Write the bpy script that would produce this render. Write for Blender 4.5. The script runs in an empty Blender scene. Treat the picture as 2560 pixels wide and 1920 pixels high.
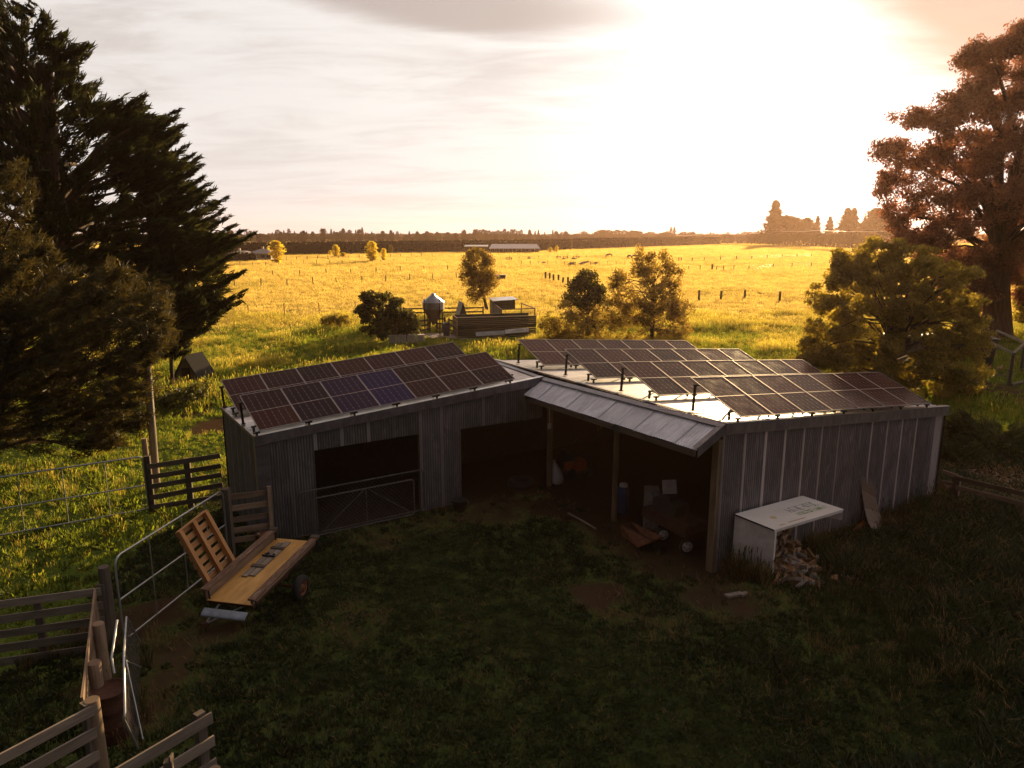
import bpy, bmesh, math, random
import numpy as np
from mathutils import Vector, Matrix, Euler
rnd = random.Random(7)
rng = np.random.default_rng(11)
scene = bpy.context.scene
COL = scene.collection
R = math.radians

# ------------------------------------------------------------------ camera
CAM_H = 8.4
FPX = 1808.13                      # focal length in pixels of a 2560 wide frame
PITCH = math.atan((960 - 578.336) / FPX)
cd = bpy.data.cameras.new('camera')
cam = bpy.data.objects.new('camera', cd)
COL.objects.link(cam)
cam.location = (0, 0, CAM_H)
cam.rotation_euler = (math.pi / 2 - PITCH, 0, 0)
cd.sensor_fit = 'HORIZONTAL'
cd.sensor_width = 36
cd.lens = 36 * FPX / 2560
cd.clip_start = 0.1
cd.clip_end = 6000
scene.camera = cam

# ------------------------------------------------------------------ light
SUN_AZ, SUN_EL = R(25.0), R(11.5)   # azimuth from +Y towards +X
SUN = Vector((math.sin(SUN_AZ) * math.cos(SUN_EL), math.cos(SUN_AZ) * math.cos(SUN_EL), math.sin(SUN_EL)))
sd = bpy.data.lights.new('sun', 'SUN')
sd.energy = 5.0
sd.color = (1.0, 0.69, 0.34)
sd.angle = R(0.6)
sun = bpy.data.objects.new('sun', sd)
COL.objects.link(sun)
sun.rotation_euler = SUN.to_track_quat('Z', 'Y').to_euler()
scene.view_settings.view_transform = 'Standard'
scene.view_settings.look = 'None'
scene.view_settings.exposure = 1.25
scene.view_settings.gamma = 1.0
scene.view_settings.use_curve_mapping = False


class NT:
    """tiny node helper: n('ShaderNodeX', {input: value or socket}, attr=value)"""
    def __init__(s, tree):
        s.t = tree
    def __call__(s, typ, ins=None, **kw):
        n = s.t.nodes.new(typ)
        for k, v in kw.items():
            setattr(n, k, v)
        for k, v in (ins or {}).items():
            sock = n.inputs[k]
            if isinstance(v, bpy.types.NodeSocket):
                s.t.links.new(v, sock)
            elif isinstance(v, bpy.types.Node):
                s.t.links.new(v.outputs[0], sock)
            else:
                sock.default_value = v
        return n
    def math(s, op, a, b=0.0, c=0.0, clamp=False):
        return s('ShaderNodeMath', {0: a, 1: b, 2: c}, operation=op, use_clamp=clamp).outputs[0]
    def mix(s, f, a, b, blend='MIX'):
        n = s('ShaderNodeMix', {0: f}, data_type='RGBA', blend_type=blend)
        for k, v in ((6, a), (7, b)):
            if isinstance(v, bpy.types.NodeSocket):
                s.t.links.new(v, n.inputs[k])
            else:
                n.inputs[k].default_value = (*v[:3], 1)
        return n.outputs[2]
    def rng(s, v, a, b, c=0.0, d=1.0, smooth=False):
        return s('ShaderNodeMapRange', {0: v, 1: a, 2: b, 3: c, 4: d}, interpolation_type='SMOOTHSTEP' if smooth else 'LINEAR').outputs[0]
    def noise(s, vec, scale, detail=3.0, rough=0.55, dist=0.0):
        return s('ShaderNodeTexNoise', {'Vector': vec, 'Scale': scale, 'Detail': detail, 'Roughness': rough, 'Distortion': dist}).outputs[0]
    def mapping(s, vec, scale=(1, 1, 1), rot=(0, 0, 0), loc=(0, 0, 0)):
        return s('ShaderNodeMapping', {'Vector': vec, 'Scale': scale, 'Rotation': rot, 'Location': loc}).outputs[0]
    def ramp(s, f, stops, interp='LINEAR'):
        n = s('ShaderNodeValToRGB', {0: f})
        n.color_ramp.interpolation = interp
        while len(n.color_ramp.elements) < len(stops):
            n.color_ramp.elements.new(0.5)
        for e, (p, c) in zip(n.color_ramp.elements, stops):
            e.position = p
            e.color = (*c[:3], 1) if hasattr(c, '__len__') else (c, c, c, 1)
        return n.outputs[0]


def make_world():
    w = bpy.data.worlds.new('World')
    scene.world = w
    w.use_nodes = True
    n = NT(w.node_tree)
    w.node_tree.nodes.clear()
    sky = n('ShaderNodeTexSky', sky_type='NISHITA', sun_disc=False, sun_elevation=SUN_EL, sun_rotation=SUN_AZ)
    sky.air_density = 1.5
    sky.dust_density = 3.0
    d = n('ShaderNodeTexCoord').outputs['Generated']
    sep = n('ShaderNodeSeparateXYZ', {0: d})
    x, y, z = sep.outputs
    zc = n.math('MAXIMUM', z, 0.0)
    den = n.math('ADD', zc, 0.10)
    cx, cy = n.math('DIVIDE', x, den), n.math('DIVIDE', y, den)
    cv = n('ShaderNodeCombineXYZ', {0: cx, 1: cy, 2: 0.0}).outputs[0]
    dot = n('ShaderNodeVectorMath', {0: d, 1: SUN}, operation='DOT_PRODUCT').outputs['Value']
    f = n.rng(dot, -1, 1)
    # brightness of the cloud deck: strong forward scatter round the hidden sun, dimmer away from it
    lum = n.ramp(f, [(0.0, 0.040), (0.35, 0.060), (0.5, 0.12), (0.62, 0.24), (0.68, 0.30), (0.74, 0.345), (0.80, 0.37), (0.88, 0.385), (0.955, 0.43), (1.0, 0.62)])
    # streaky cloud texture
    n1 = n.noise(n.mapping(cv, scale=(0.45, 0.95, 1), rot=(0, 0, R(20)), loc=(3.1, 1.7, 0)), 1.0, 8, 0.58, 0.5)
    n2 = n.noise(n.mapping(cv, scale=(1.3, 2.6, 1), rot=(0, 0, R(12)), loc=(0.4, 5.2, 0)), 1.0, 8, 0.62, 0.8)
    n2 = n.math('MULTIPLY_ADD', n2, 0.45, n.math('MULTIPLY', n1, 0.65))
    dark = n.rng(n2, 0.48, 0.70, 0, 0.64, True)
    low = n.rng(z, 0.02, 0.28, 0.30, 1.0)
    dark = n.math('MULTIPLY', dark, low)
    # one long dark roll of cloud high above the middle, and a thick bank up on the sun's right
    az = n.math('ARCTAN2', x, y)
    el = n.math('ARCSINE', z)
    wob = n.math('SUBTRACT', n1, 0.5)
    e1 = n.math('MULTIPLY_ADD', wob, 0.10, n.math('SUBTRACT', el, n.math('MULTIPLY_ADD', az, -0.05, 0.262)))
    a1 = n.math('SUBTRACT', az, -0.08)
    q = n.math('ADD', n.math('POWER', n.math('DIVIDE', e1, 0.030), 2.0), n.math('POWER', n.math('DIVIDE', a1, 0.28), 2.0))
    roll = n.rng(q, 1.3, 0.1, 0, 0.95, True)
    bank = n.math('MULTIPLY_ADD', wob, 0.12, n.math('ADD', n.math('MULTIPLY', n.math('SUBTRACT', az, 0.354), 0.565), n.math('MULTIPLY', n.math('SUBTRACT', el, 0.26), 0.825)))
    bank = n.rng(bank, -0.015, 0.06, 0, 1, True)
    bank = n.math('MULTIPLY', bank, n.rng(az, 1.3, 0.7, 0, 1, True))
    dark = n.math('MAXIMUM', dark, roll)
    col = n.mix(n.rng(dot, 0.35, 0.95), (1.0, 0.925, 0.895), (1.0, 0.96, 0.92))
    col = n.mix(n.rng(dot, 0.45, -0.1, 0, 1, True), col, (1.0, 0.905, 0.93))
    col = n.mix(dark, col, (0.58, 0.495, 0.45))
    glow = n.mix(1.0, col, lum, 'MULTIPLY')
    glow = n.mix(n.math('MULTIPLY', bank, 0.92), glow, (0.31, 0.215, 0.165))
    bg1 = n('ShaderNodeBackground', {'Color': sky.outputs[0], 'Strength': 0.05})
    bg2 = n('ShaderNodeBackground', {'Color': glow, 'Strength': 1.0})
    # a closed cloud deck: little clear sky comes through
    mx = n('ShaderNodeMixShader', {0: 0.98, 1: bg1.outputs[0], 2: bg2.outputs[0]})
    n('ShaderNodeOutputWorld', {0: mx.outputs[0]})
make_world()

scene.cycles.use_denoising = True
scene.cycles.max_bounces = 6
scene.cycles.diffuse_bounces = 3
scene.cycles.glossy_bounces = 3
scene.cycles.transmission_bounces = 4
scene.cycles.transparent_max_bounces = 4
scene.cycles.volume_bounces = 0
scene.cycles.caustics_reflective = False
scene.cycles.caustics_refractive = False
scene.cycles.sample_clamp_indirect = 4.0


# ------------------------------------------------------------------ picture <-> place
def ray(px, py):
    a, b = (px - 1280) / FPX, (960 - py) / FPX
    return Vector((a, math.cos(PITCH) + b * math.sin(PITCH), -math.sin(PITCH) + b * math.cos(PITCH)))
def G(px, py, z=0.0):
    """place on the level z that the camera sees at this spot"""
    d = ray(px, py)
    t = (z - CAM_H) / d.z
    return Vector((0, 0, CAM_H)) + d * t
def AT(px, py, Y):
    d = ray(px, py)
    return Vector((0, 0, CAM_H)) + d * (Y / d.y)


# ------------------------------------------------------------------ objects
def tag(o, label=None, cat=None, group=None, kind=None):
    if label: o['label'] = label
    if cat: o['category'] = cat
    if group: o['group'] = group
    if kind: o['kind'] = kind
    return o
def thing(name, label, cat, loc=(0, 0, 0), rotz=0.0, group=None):
    o = bpy.data.objects.new(name, None)
    o.empty_display_size = 0.2
    COL.objects.link(o)
    o.location = loc
    o.rotation_euler = (0, 0, rotz)
    return tag(o, label, cat, group)
def copy_tree(o, parent=None):
    c = o.copy()
    COL.objects.link(c)
    if parent is not None:
        c.parent = parent
    for ch in list(o.children):
        copy_tree(ch, c)
    return c


class MB:
    """collects vertices and faces of one mesh; UVs in metres, u along the grain"""
    def __init__(s, org=(0, 0, 0)):
        s.v, s.f, s.uv, s.sm = [], [], [], []
        s.o = Vector(org)
    def add(s, verts, faces, uvs=None, smooth=False):
        b = len(s.v)
        s.v += [tuple(Vector(p) - s.o) for p in verts]
        for i, f in enumerate(faces):
            s.f.append(tuple(b + k for k in f))
            s.sm.append(smooth)
            s.uv += (uvs[i] if uvs else [(0, 0)] * len(f))
        return s
    def quad(s, a, b, c, d):
        a, b, c, d = map(Vector, (a, b, c, d))
        l, w = (b - a).length, (d - a).length
        return s.add([a, b, c, d], [(0, 1, 2, 3)], [[(0, 0), (l, 0), (l, w), (0, w)]])
    def prism(s, c, ex, ey, ez):
        """box with centre c and half-axes ex, ey, ez (u runs along ex)"""
        c, ex, ey, ez = map(Vector, (c, ex, ey, ez))
        P = [c + ex * i + ey * j + ez * k for k in (-1, 1) for j in (-1, 1) for i in (-1, 1)]
        F = [(0, 2, 3, 1), (4, 5, 7, 6), (0, 1, 5, 4), (2, 6, 7, 3), (0, 4, 6, 2), (1, 3, 7, 5)]
        if ex.cross(ey).dot(ez) < 0:
            F = [f[::-1] for f in F]
        X, Y, Z = ex.length, ey.length, ez.length
        o = rnd.random() * 20
        co = lambda i: ((1 if i & 1 else -1) * X + o, (1 if i & 2 else -1) * Y, (1 if i & 4 else -1) * Z)
        uvs = []
        for q, f in enumerate(F):
            ax = {0: (0, 1), 1: (0, 1), 2: (0, 2), 3: (0, 2), 4: (1, 2), 5: (1, 2)}[q]
            uvs.append([(co(i)[ax[0]], co(i)[ax[1]] + 0.37 * q) for i in f])
        return s.add(P, F, uvs)
    def box(s, lo, hi):
        lo, hi = Vector(lo), Vector(hi)
        c, h = (lo + hi) / 2, (hi - lo) / 2
        dims = sorted(((h[i], i) for i in range(3)), reverse=True)
        ax = [Vector((0, 0, 0)) for _ in range(3)]
        for k, (hv, i) in enumerate(dims):
            ax[k][i] = hv
        return s.prism(c, *ax)
    def beam(s, p, q, w, h, up=(0, 0, 1), jit=0.0):
        """bar from p to q, w wide (sideways) and h high (along up)"""
        p, q = Vector(p), Vector(q)
        d = (q - p)
        e = d.normalized()
        up = Vector(up)
        side = e.cross(up)
        if side.length < 1e-4:
            side = e.cross(Vector((1, 0, 0)))
        side.normalize()
        upn = side.cross(e).normalized()
        if jit:
            side = (side + upn * rnd.uniform(-jit, jit)).normalized()
            upn = side.cross(e).normalized()
        return s.prism((p + q) / 2, d / 2, side * w / 2, upn * h / 2)
    def tube(s, pts, r, n=8, cap=True, smooth=True):
        pts = [Vector(p) for p in pts]
        rs = r if hasattr(r, '__len__') else [r] * len(pts)
        V, F, U = [], [], []
        prev = None
        L = 0.0
        for i, p in enumerate(pts):
            d = (pts[min(i + 1, len(pts) - 1)] - pts[max(i - 1, 0)]).normalized()
            if prev is None:
                a = d.cross(Vector((0, 0, 1)))
                if a.length < 1e-3:
                    a = d.cross(Vector((1, 0, 0)))
                a.normalize()
            else:
                a = (prev - d * prev.dot(d)).normalized()
            prev = a
            b = d.cross(a)
            for k in range(n):
                t = 2 * math.pi * k / n
                V.append(p + (a * math.cos(t) + b * math.sin(t)) * rs[i])
        per = 0
        for i in range(len(pts) - 1):
            l = (pts[i + 1] - pts[i]).length
            for k in range(n):
                k2 = (k + 1) % n
                F.append((i * n + k, i * n + k2, (i + 1) * n + k2, (i + 1) * n + k))
                c = 2 * math.pi * max(rs[i], 0.01) / n
                U.append([(L, k * c), (L, (k + 1) * c), (L + l, (k + 1) * c), (L + l, k * c)])
            L += l
        s.add(V, F, U, smooth)
        if cap:
            s.add(V[:n], [tuple(range(n - 1, -1, -1))], [[(0, 0)] * n])
            s.add(V[-n:], [tuple(range(n))], [[(0, 0)] * n])
        return s
    def lathe(s, c, prof, n=16, smooth=True, axis=None):
        """profile of (radius, height) turned round the vertical through c"""
        c = Vector(c)
        M = Vector((0, 0, 1)).rotation_difference(Vector(axis).normalized()).to_matrix() if axis is not None else Matrix.Identity(3)
        V, F, U = [], [], []
        for r, h in prof:
            for k in range(n):
                t = 2 * math.pi * k / n
                V.append(c + M @ Vector((r * math.cos(t), r * math.sin(t), h)))
        for i in range(len(prof) - 1):
            for k in range(n):
                k2 = (k + 1) % n
                F.append((i * n + k, i * n + k2, (i + 1) * n + k2, (i + 1) * n + k))
                cc = 2 * math.pi * prof[i][0] / n
                U.append([(prof[i][1], k * cc), (prof[i][1], (k + 1) * cc), (prof[i + 1][1], (k + 1) * cc), (prof[i + 1][1], k * cc)])
        return s.add(V, F, U, smooth)
    def build(s, name, mat, parent=None, attr=None):
        me = bpy.data.meshes.new(name)
        me.from_pydata(s.v, [], s.f)
        uvl = me.uv_layers.new(name='UVMap')
        uvl.data.foreach_set('uv', np.array(s.uv, dtype=np.float32).ravel())
        me.polygons.foreach_set('use_smooth', s.sm)
        if attr:
            for k, vals in attr.items():
                a = me.attributes.new(k, 'FLOAT', 'POINT')
                a.data.foreach_set('value', vals)
        me.materials.append(mat)
        o = bpy.data.objects.new(name, me)
        COL.objects.link(o)
        if parent is not None:
            o.parent = parent
        return o


def np_mesh(name, V, F, mat, parent=None, attrs=None, smooth=False):
    """fast mesh from arrays; all faces have the same number of corners"""
    V = np.asarray(V, dtype=np.float32)
    F = np.asarray(F, dtype=np.int32)
    k = F.shape[1]
    me = bpy.data.meshes.new(name)
    me.vertices.add(len(V))
    me.vertices.foreach_set('co', V.ravel())
    me.loops.add(F.size)
    me.loops.foreach_set('vertex_index', F.ravel())
    me.polygons.add(len(F))
    me.polygons.foreach_set('loop_start', np.arange(0, F.size, k, dtype=np.int32))
    me.polygons.foreach_set('loop_total', np.full(len(F), k, dtype=np.int32))
    if smooth:
        me.polygons.foreach_set('use_smooth', np.ones(len(F), dtype=bool))
    me.update(calc_edges=True)
    for kk, vals in (attrs or {}).items():
        a = me.attributes.new(kk, 'FLOAT', 'POINT')
        a.data.foreach_set('value', np.asarray(vals, dtype=np.float32))
    me.materials.append(mat)
    o = bpy.data.objects.new(name, me)
    COL.objects.link(o)
    if parent is not None:
        o.parent = parent
    return o


# ------------------------------------------------------------------ materials
def material(name):
    m = bpy.data.materials.new(name)
    m.use_nodes = True
    m.node_tree.nodes.clear()
    return m, NT(m.node_tree)
def out(n, sh):
    n('ShaderNodeOutputMaterial', {0: sh})
def bump(n, h, strength=0.5, dist=0.01):
    return n('ShaderNodeBump', {'Height': h, 'Strength': strength, 'Distance': dist}).outputs[0]
def uvec(n):
    return n('ShaderNodeUVMap').outputs[0]
def orand(n):
    return n('ShaderNodeObjectInfo').outputs['Random']

def mat_plain(name, col, rough=0.6, metal=0.0, var=0.25, scale=6.0, spec=0.5):
    m, n = material(name)
    p = n('ShaderNodeTexCoord').outputs['Object']
    f = n.noise(p, scale, 4, 0.6)
    dk = tuple(c * (1 - var) for c in col)
    lt = tuple(min(1, c * (1 + var)) for c in col)
    c = n.mix(n.rng(f, 0.3, 0.7), dk, lt)
    b = n('ShaderNodeBsdfPrincipled', {'Base Color': c, 'Roughness': rough, 'Metallic': metal, 'Specular IOR Level': spec})
    out(n, b.outputs[0])
    return m

def mat_wood(name, col, col2, rough=0.8, grain=1.0, var=0.35):
    m, n = material(name)
    u = uvec(n)
    r = orand(n)
    off = n('ShaderNodeCombineXYZ', {0: n.math('MULTIPLY', r, 37.0), 1: n.math('MULTIPLY', r, 11.0), 2: 0.0}).outputs[0]
    v = n('ShaderNodeVectorMath', {0: u, 1: off}, operation='ADD').outputs[0]
    g = n.noise(n.mapping(v, scale=(1.5, 42 * grain, 1)), 1.0, 5, 0.65, 0.4)
    g2 = n.noise(n.mapping(v, scale=(1.2, 5, 1)), 1.0, 3, 0.6)
    c = n.mix(n.rng(g, 0.32, 0.68), col, col2)
    c = n.mix(n.rng(g2, 0.35, 0.7, 0, 0.7), c, tuple(q * 0.55 for q in col))
    br = n.math('MULTIPLY_ADD', r, var * 2, 1 - var)
    c = n.mix(1.0, c, n('ShaderNodeCombineXYZ', {0: br, 1: br, 2: br}).outputs[0], 'MULTIPLY')
    b = n('ShaderNodeBsdfPrincipled', {'Base Color': c, 'Roughness': rough, 'Normal': bump(n, g, 0.6, 0.006), 'Specular IOR Level': 0.25})
    out(n, b.outputs[0])
    return m

def mat_galv(name, col=(0.42, 0.42, 0.45), pale=(0.62, 0.58, 0.58), rough=0.45, metal=0.75, streak=0.6, rust=0.0, grime_shade=0.0, seam=0.0, pitch=0.078):
    """weathered galvanised iron; UV u across the sheet, v down it; attribute 'pale' marks bleached laps"""
    m, n = material(name)
    u = uvec(n)
    r = orand(n)
    off = n('ShaderNodeCombineXYZ', {0: n.math('MULTIPLY', r, 53.0), 1: n.math('MULTIPLY', r, 17.0), 2: 0.0}).outputs[0]
    v = n('ShaderNodeVectorMath', {0: u, 1: off}, operation='ADD').outputs[0]
    s1 = n.noise(n.mapping(v, scale=(26, 0.9, 1)), 1.0, 5, 0.7, 0.3)
    s2 = n.noise(n.mapping(v, scale=(4, 1.6, 1)), 1.0, 5, 0.65, 0.6)
    sp = n.noise(n.mapping(v, scale=(60, 60, 1)), 1.0, 2, 0.5)
    br = n.math('MULTIPLY_ADD', r, 0.34, 0.83)
    c = n.mix(1.0, col, n('ShaderNodeCombineXYZ', {0: br, 1: br, 2: br}).outputs[0], 'MULTIPLY')
    wear = n.math('MULTIPLY', n.rng(s1, 0.5, 0.75), n.rng(s2, 0.40, 0.68))
    wear = n.math('MULTIPLY', wear, streak)
    pal = n('ShaderNodeAttribute', attribute_name='pale').outputs['Fac']
    pal = n.math('MULTIPLY', pal, n.rng(s1, 0.25, 0.6, 0.55, 1.0))
    wear = n.math('MAXIMUM', wear, pal)
    dirt = n.rng(s2, 0.62, 0.40, 0, 0.45)
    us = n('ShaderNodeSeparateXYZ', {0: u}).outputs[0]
    # troughs and lap edges darkened: dirt plus painted shade so ribs and gaps read
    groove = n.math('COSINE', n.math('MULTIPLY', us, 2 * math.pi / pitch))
    dirt = n.math('MAXIMUM', dirt, n.math('MULTIPLY', n.rng(groove, 0.3, -0.9), grime_shade))
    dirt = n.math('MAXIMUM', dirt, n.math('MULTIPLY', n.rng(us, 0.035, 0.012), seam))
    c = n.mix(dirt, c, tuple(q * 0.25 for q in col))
    c = n.mix(wear, c, pale)
    if rust:
        c = n.mix(n.math('MULTIPLY', n.rng(n.noise(v, 3.0, 5, 0.7), 0.52, 0.66), rust), c, (0.16, 0.06, 0.03))
    rg = n.math('MULTIPLY_ADD', sp, 0.25, rough - 0.1)
    rg = n.math('MULTIPLY_ADD', wear, 0.3, rg)
    mt = n.math('MULTIPLY', n.math('SUBTRACT', 1.0, wear), metal)
    b = n('ShaderNodeBsdfPrincipled', {'Base Color': c, 'Roughness': rg, 'Metallic': mt})
    out(n, b.outputs[0])
    return m

def mat_leaf(name, col, trans, tf=0.45, var=0.4, gloss=0.08, clump=0.6, scale=0.9):
    """foliage: colour varies leaf by leaf (attribute 'lv') and clump by clump"""
    m, n = material(name)
    lv = n('ShaderNodeAttribute', attribute_name='lv').outputs['Fac']
    p = n('ShaderNodeNewGeometry').outputs['Position']
    cl = n.rng(n.noise(p, scale, 2, 0.5), 0.3, 0.7, 1 - clump * 0.5, 1 + clump * 0.5)
    k = n.math('MULTIPLY', n.math('MULTIPLY_ADD', lv, var * 2, 1 - var), cl)
    kv = n('ShaderNodeCombineXYZ', {0: k, 1: k, 2: k}).outputs[0]
    c1 = n.mix(1.0, col, kv, 'MULTIPLY')
    c2 = n.mix(1.0, trans, kv, 'MULTIPLY')
    a = n('ShaderNodeBsdfDiffuse', {'Color': c1})
    t = n('ShaderNodeBsdfTranslucent', {'Color': c2})
    mx = n('ShaderNodeMixShader', {0: tf, 1: a.outputs[0], 2: t.outputs[0]})
    g = n('ShaderNodeBsdfGlossy', {'Color': (1, 1, 1, 1), 'Roughness': 0.5})
    mx2 = n('ShaderNodeMixShader', {0: gloss * 0.5, 1: mx.outputs[0], 2: g.outputs[0]})
    out(n, mx2.outputs[0])
    return m
# ------------------------------------------------------------------ the shed's plan (metres)
TH = 1.0236
U = Vector((math.sin(TH), math.cos(TH), 0))            # along the end walls, to the right and away
W_ = Vector((-math.cos(TH - 0.0151), math.sin(TH - 0.0151), 0))   # along the ridge, away
A0 = Vector((5.139, 16.823, 0))                        # under the near end of the ridge
S_, L_, WR, WL = 7.58, 11.12, 9.9, 9.3
R1 = Vector((5.139, 16.823, 3.846)); R2 = Vector((13.609, 21.939, 3.029)); R3 = Vector((7.733, 31.368, 2.946))
P1 = Vector((-8.851, 21.388, 3.139)); P2 = Vector((-6.784, 18.374, 3.077)); P3 = Vector((1.023, 23.238, 3.709)); P4 = Vector((-0.737, 26.252, 3.762))
AN = Vector((4.363, 16.355, 3.378)); AF = Vector((0.40, 22.77, 3.257))
UI = np.linalg.inv(np.array([[U.x, W_.x], [U.y, W_.y]]))
def plan(x, y):
    """shed coordinates: a along U, b along the ridge"""
    dx, dy = np.asarray(x) - A0.x, np.asarray(y) - A0.y
    return UI[0, 0] * dx + UI[0, 1] * dy, UI[1, 0] * dx + UI[1, 1] * dy
def inside_shed(x, y, m=0.0):
    a, b = plan(x, y)
    r = (a > -m) & (a < WR + m) & (b > -m) & (b < L_ + m)
    l = (a > -WL - m) & (a <= 0) & (b > S_ - m) & (b < L_ + m)
    return r | l

# smooth value noise on arrays, for masks
def vnoise(x, y, seed=0):
    x, y = np.asarray(x, float), np.asarray(y, float)
    xi, yi = np.floor(x).astype(np.int64), np.floor(y).astype(np.int64)
    fx, fy = x - xi, y - yi
    fx, fy = fx * fx * (3 - 2 * fx), fy * fy * (3 - 2 * fy)
    def h(a, b):
        k = (a * 374761393 + b * 668265263 + seed * 974634777) & 0x7fffffff
        k = ((k ^ (k >> 13)) * 1274126177) & 0x7fffffff
        return ((k ^ (k >> 16)) & 0xffff) / 65535.0
    return (h(xi, yi) * (1 - fx) + h(xi + 1, yi) * fx) * (1 - fy) + (h(xi, yi + 1) * (1 - fx) + h(xi + 1, yi + 1) * fx) * fy
def fbm(x, y, s, seed=0, o=3):
    v, a, t = 0, 1.0, 0
    for i in range(o):
        v = v + a * vnoise(np.asarray(x) * s, np.asarray(y) * s, seed + i * 17)
        t += a; a *= 0.5; s *= 2.1
    return v / t
sst = lambda v, a, b: (lambda t: t * t * (3 - 2 * t))(np.clip((np.asarray(v) - a) / (b - a), 0, 1))

# bare earth: (picture spot, radius, strength)
BARE = [((350, 1560), 1.6, .85), ((420, 1640), 1.6, .7), ((520, 1580), 1.3, .7), ((1490, 1480), 1.1, .95), ((1530, 1530), 0.8, .6),
        ((900, 1560), 1.3, .55), ((1790, 1500), 1.2, .9), ((1900, 1500), 0.9, .55), ((360, 1800), 1.0, .8), ((300, 1700), 0.9, .7),
        ((1250, 1660), 1.1, .35), ((1420, 1270), 2.0, .9), ((1560, 1330), 1.6, .8), ((1750, 1410), 1.2, .9), ((1250, 1270), 2.0, .75),
        ((1080, 1310), 1.2, .6), ((950, 1340), 1.3, .6), ((1640, 1560), 1.3, .4), ((1180, 1560), 0.9, .3), ((2100, 1620), 0.8, .3),
        ((560, 1060), 2.2, .9), ((480, 1030), 1.8, .8), ((500, 1000), 1.6, .6), ((1090, 842), 2.5, .9), ((2480, 990), 3.0, .9), ((2440, 960), 3.0, .8),
        ((2540, 1185), 1.2, 1.), ((2480, 1190), 1.2, 1.), ((2400, 1240), 1.0, .9), ((90, 1100), 1.2, .9), ((60, 1160), 0.8, .6), ((2520, 1240), 1.2, .9)]
BARE = [(G(*p), r, s) for p, r, s in BARE]

def masks(x, y):
    x, y = np.asarray(x, float), np.asarray(y, float)
    dirt = np.zeros_like(x)
    wob = fbm(x, y, 0.9, 5) - 0.5
    for c, r, s in BARE:
        d = np.hypot(x - c.x, y - c.y) / r + wob * 1.1
        dirt = np.maximum(dirt, s * (1 - sst(d, 0.35, 1.15)))
    dirt = np.maximum(dirt, inside_shed(x, y, 0.1) * 1.0)
    a, b = plan(x, y)
    # worn strip in front of the open side
    strip = (b > 0.2) & (b < S_ + 0.4)
    dirt = np.maximum(dirt, strip * 0.85 * (1 - sst(-a + wob * 2.0, 0.6, 2.2)) * (a < 0.3))
    # worn tone across the mown yard
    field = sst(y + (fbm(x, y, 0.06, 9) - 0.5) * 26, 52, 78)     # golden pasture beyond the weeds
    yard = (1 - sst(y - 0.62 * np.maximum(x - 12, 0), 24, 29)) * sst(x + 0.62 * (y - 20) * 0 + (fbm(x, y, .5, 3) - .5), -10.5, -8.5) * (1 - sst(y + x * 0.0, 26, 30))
    return dirt, field, yard

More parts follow.
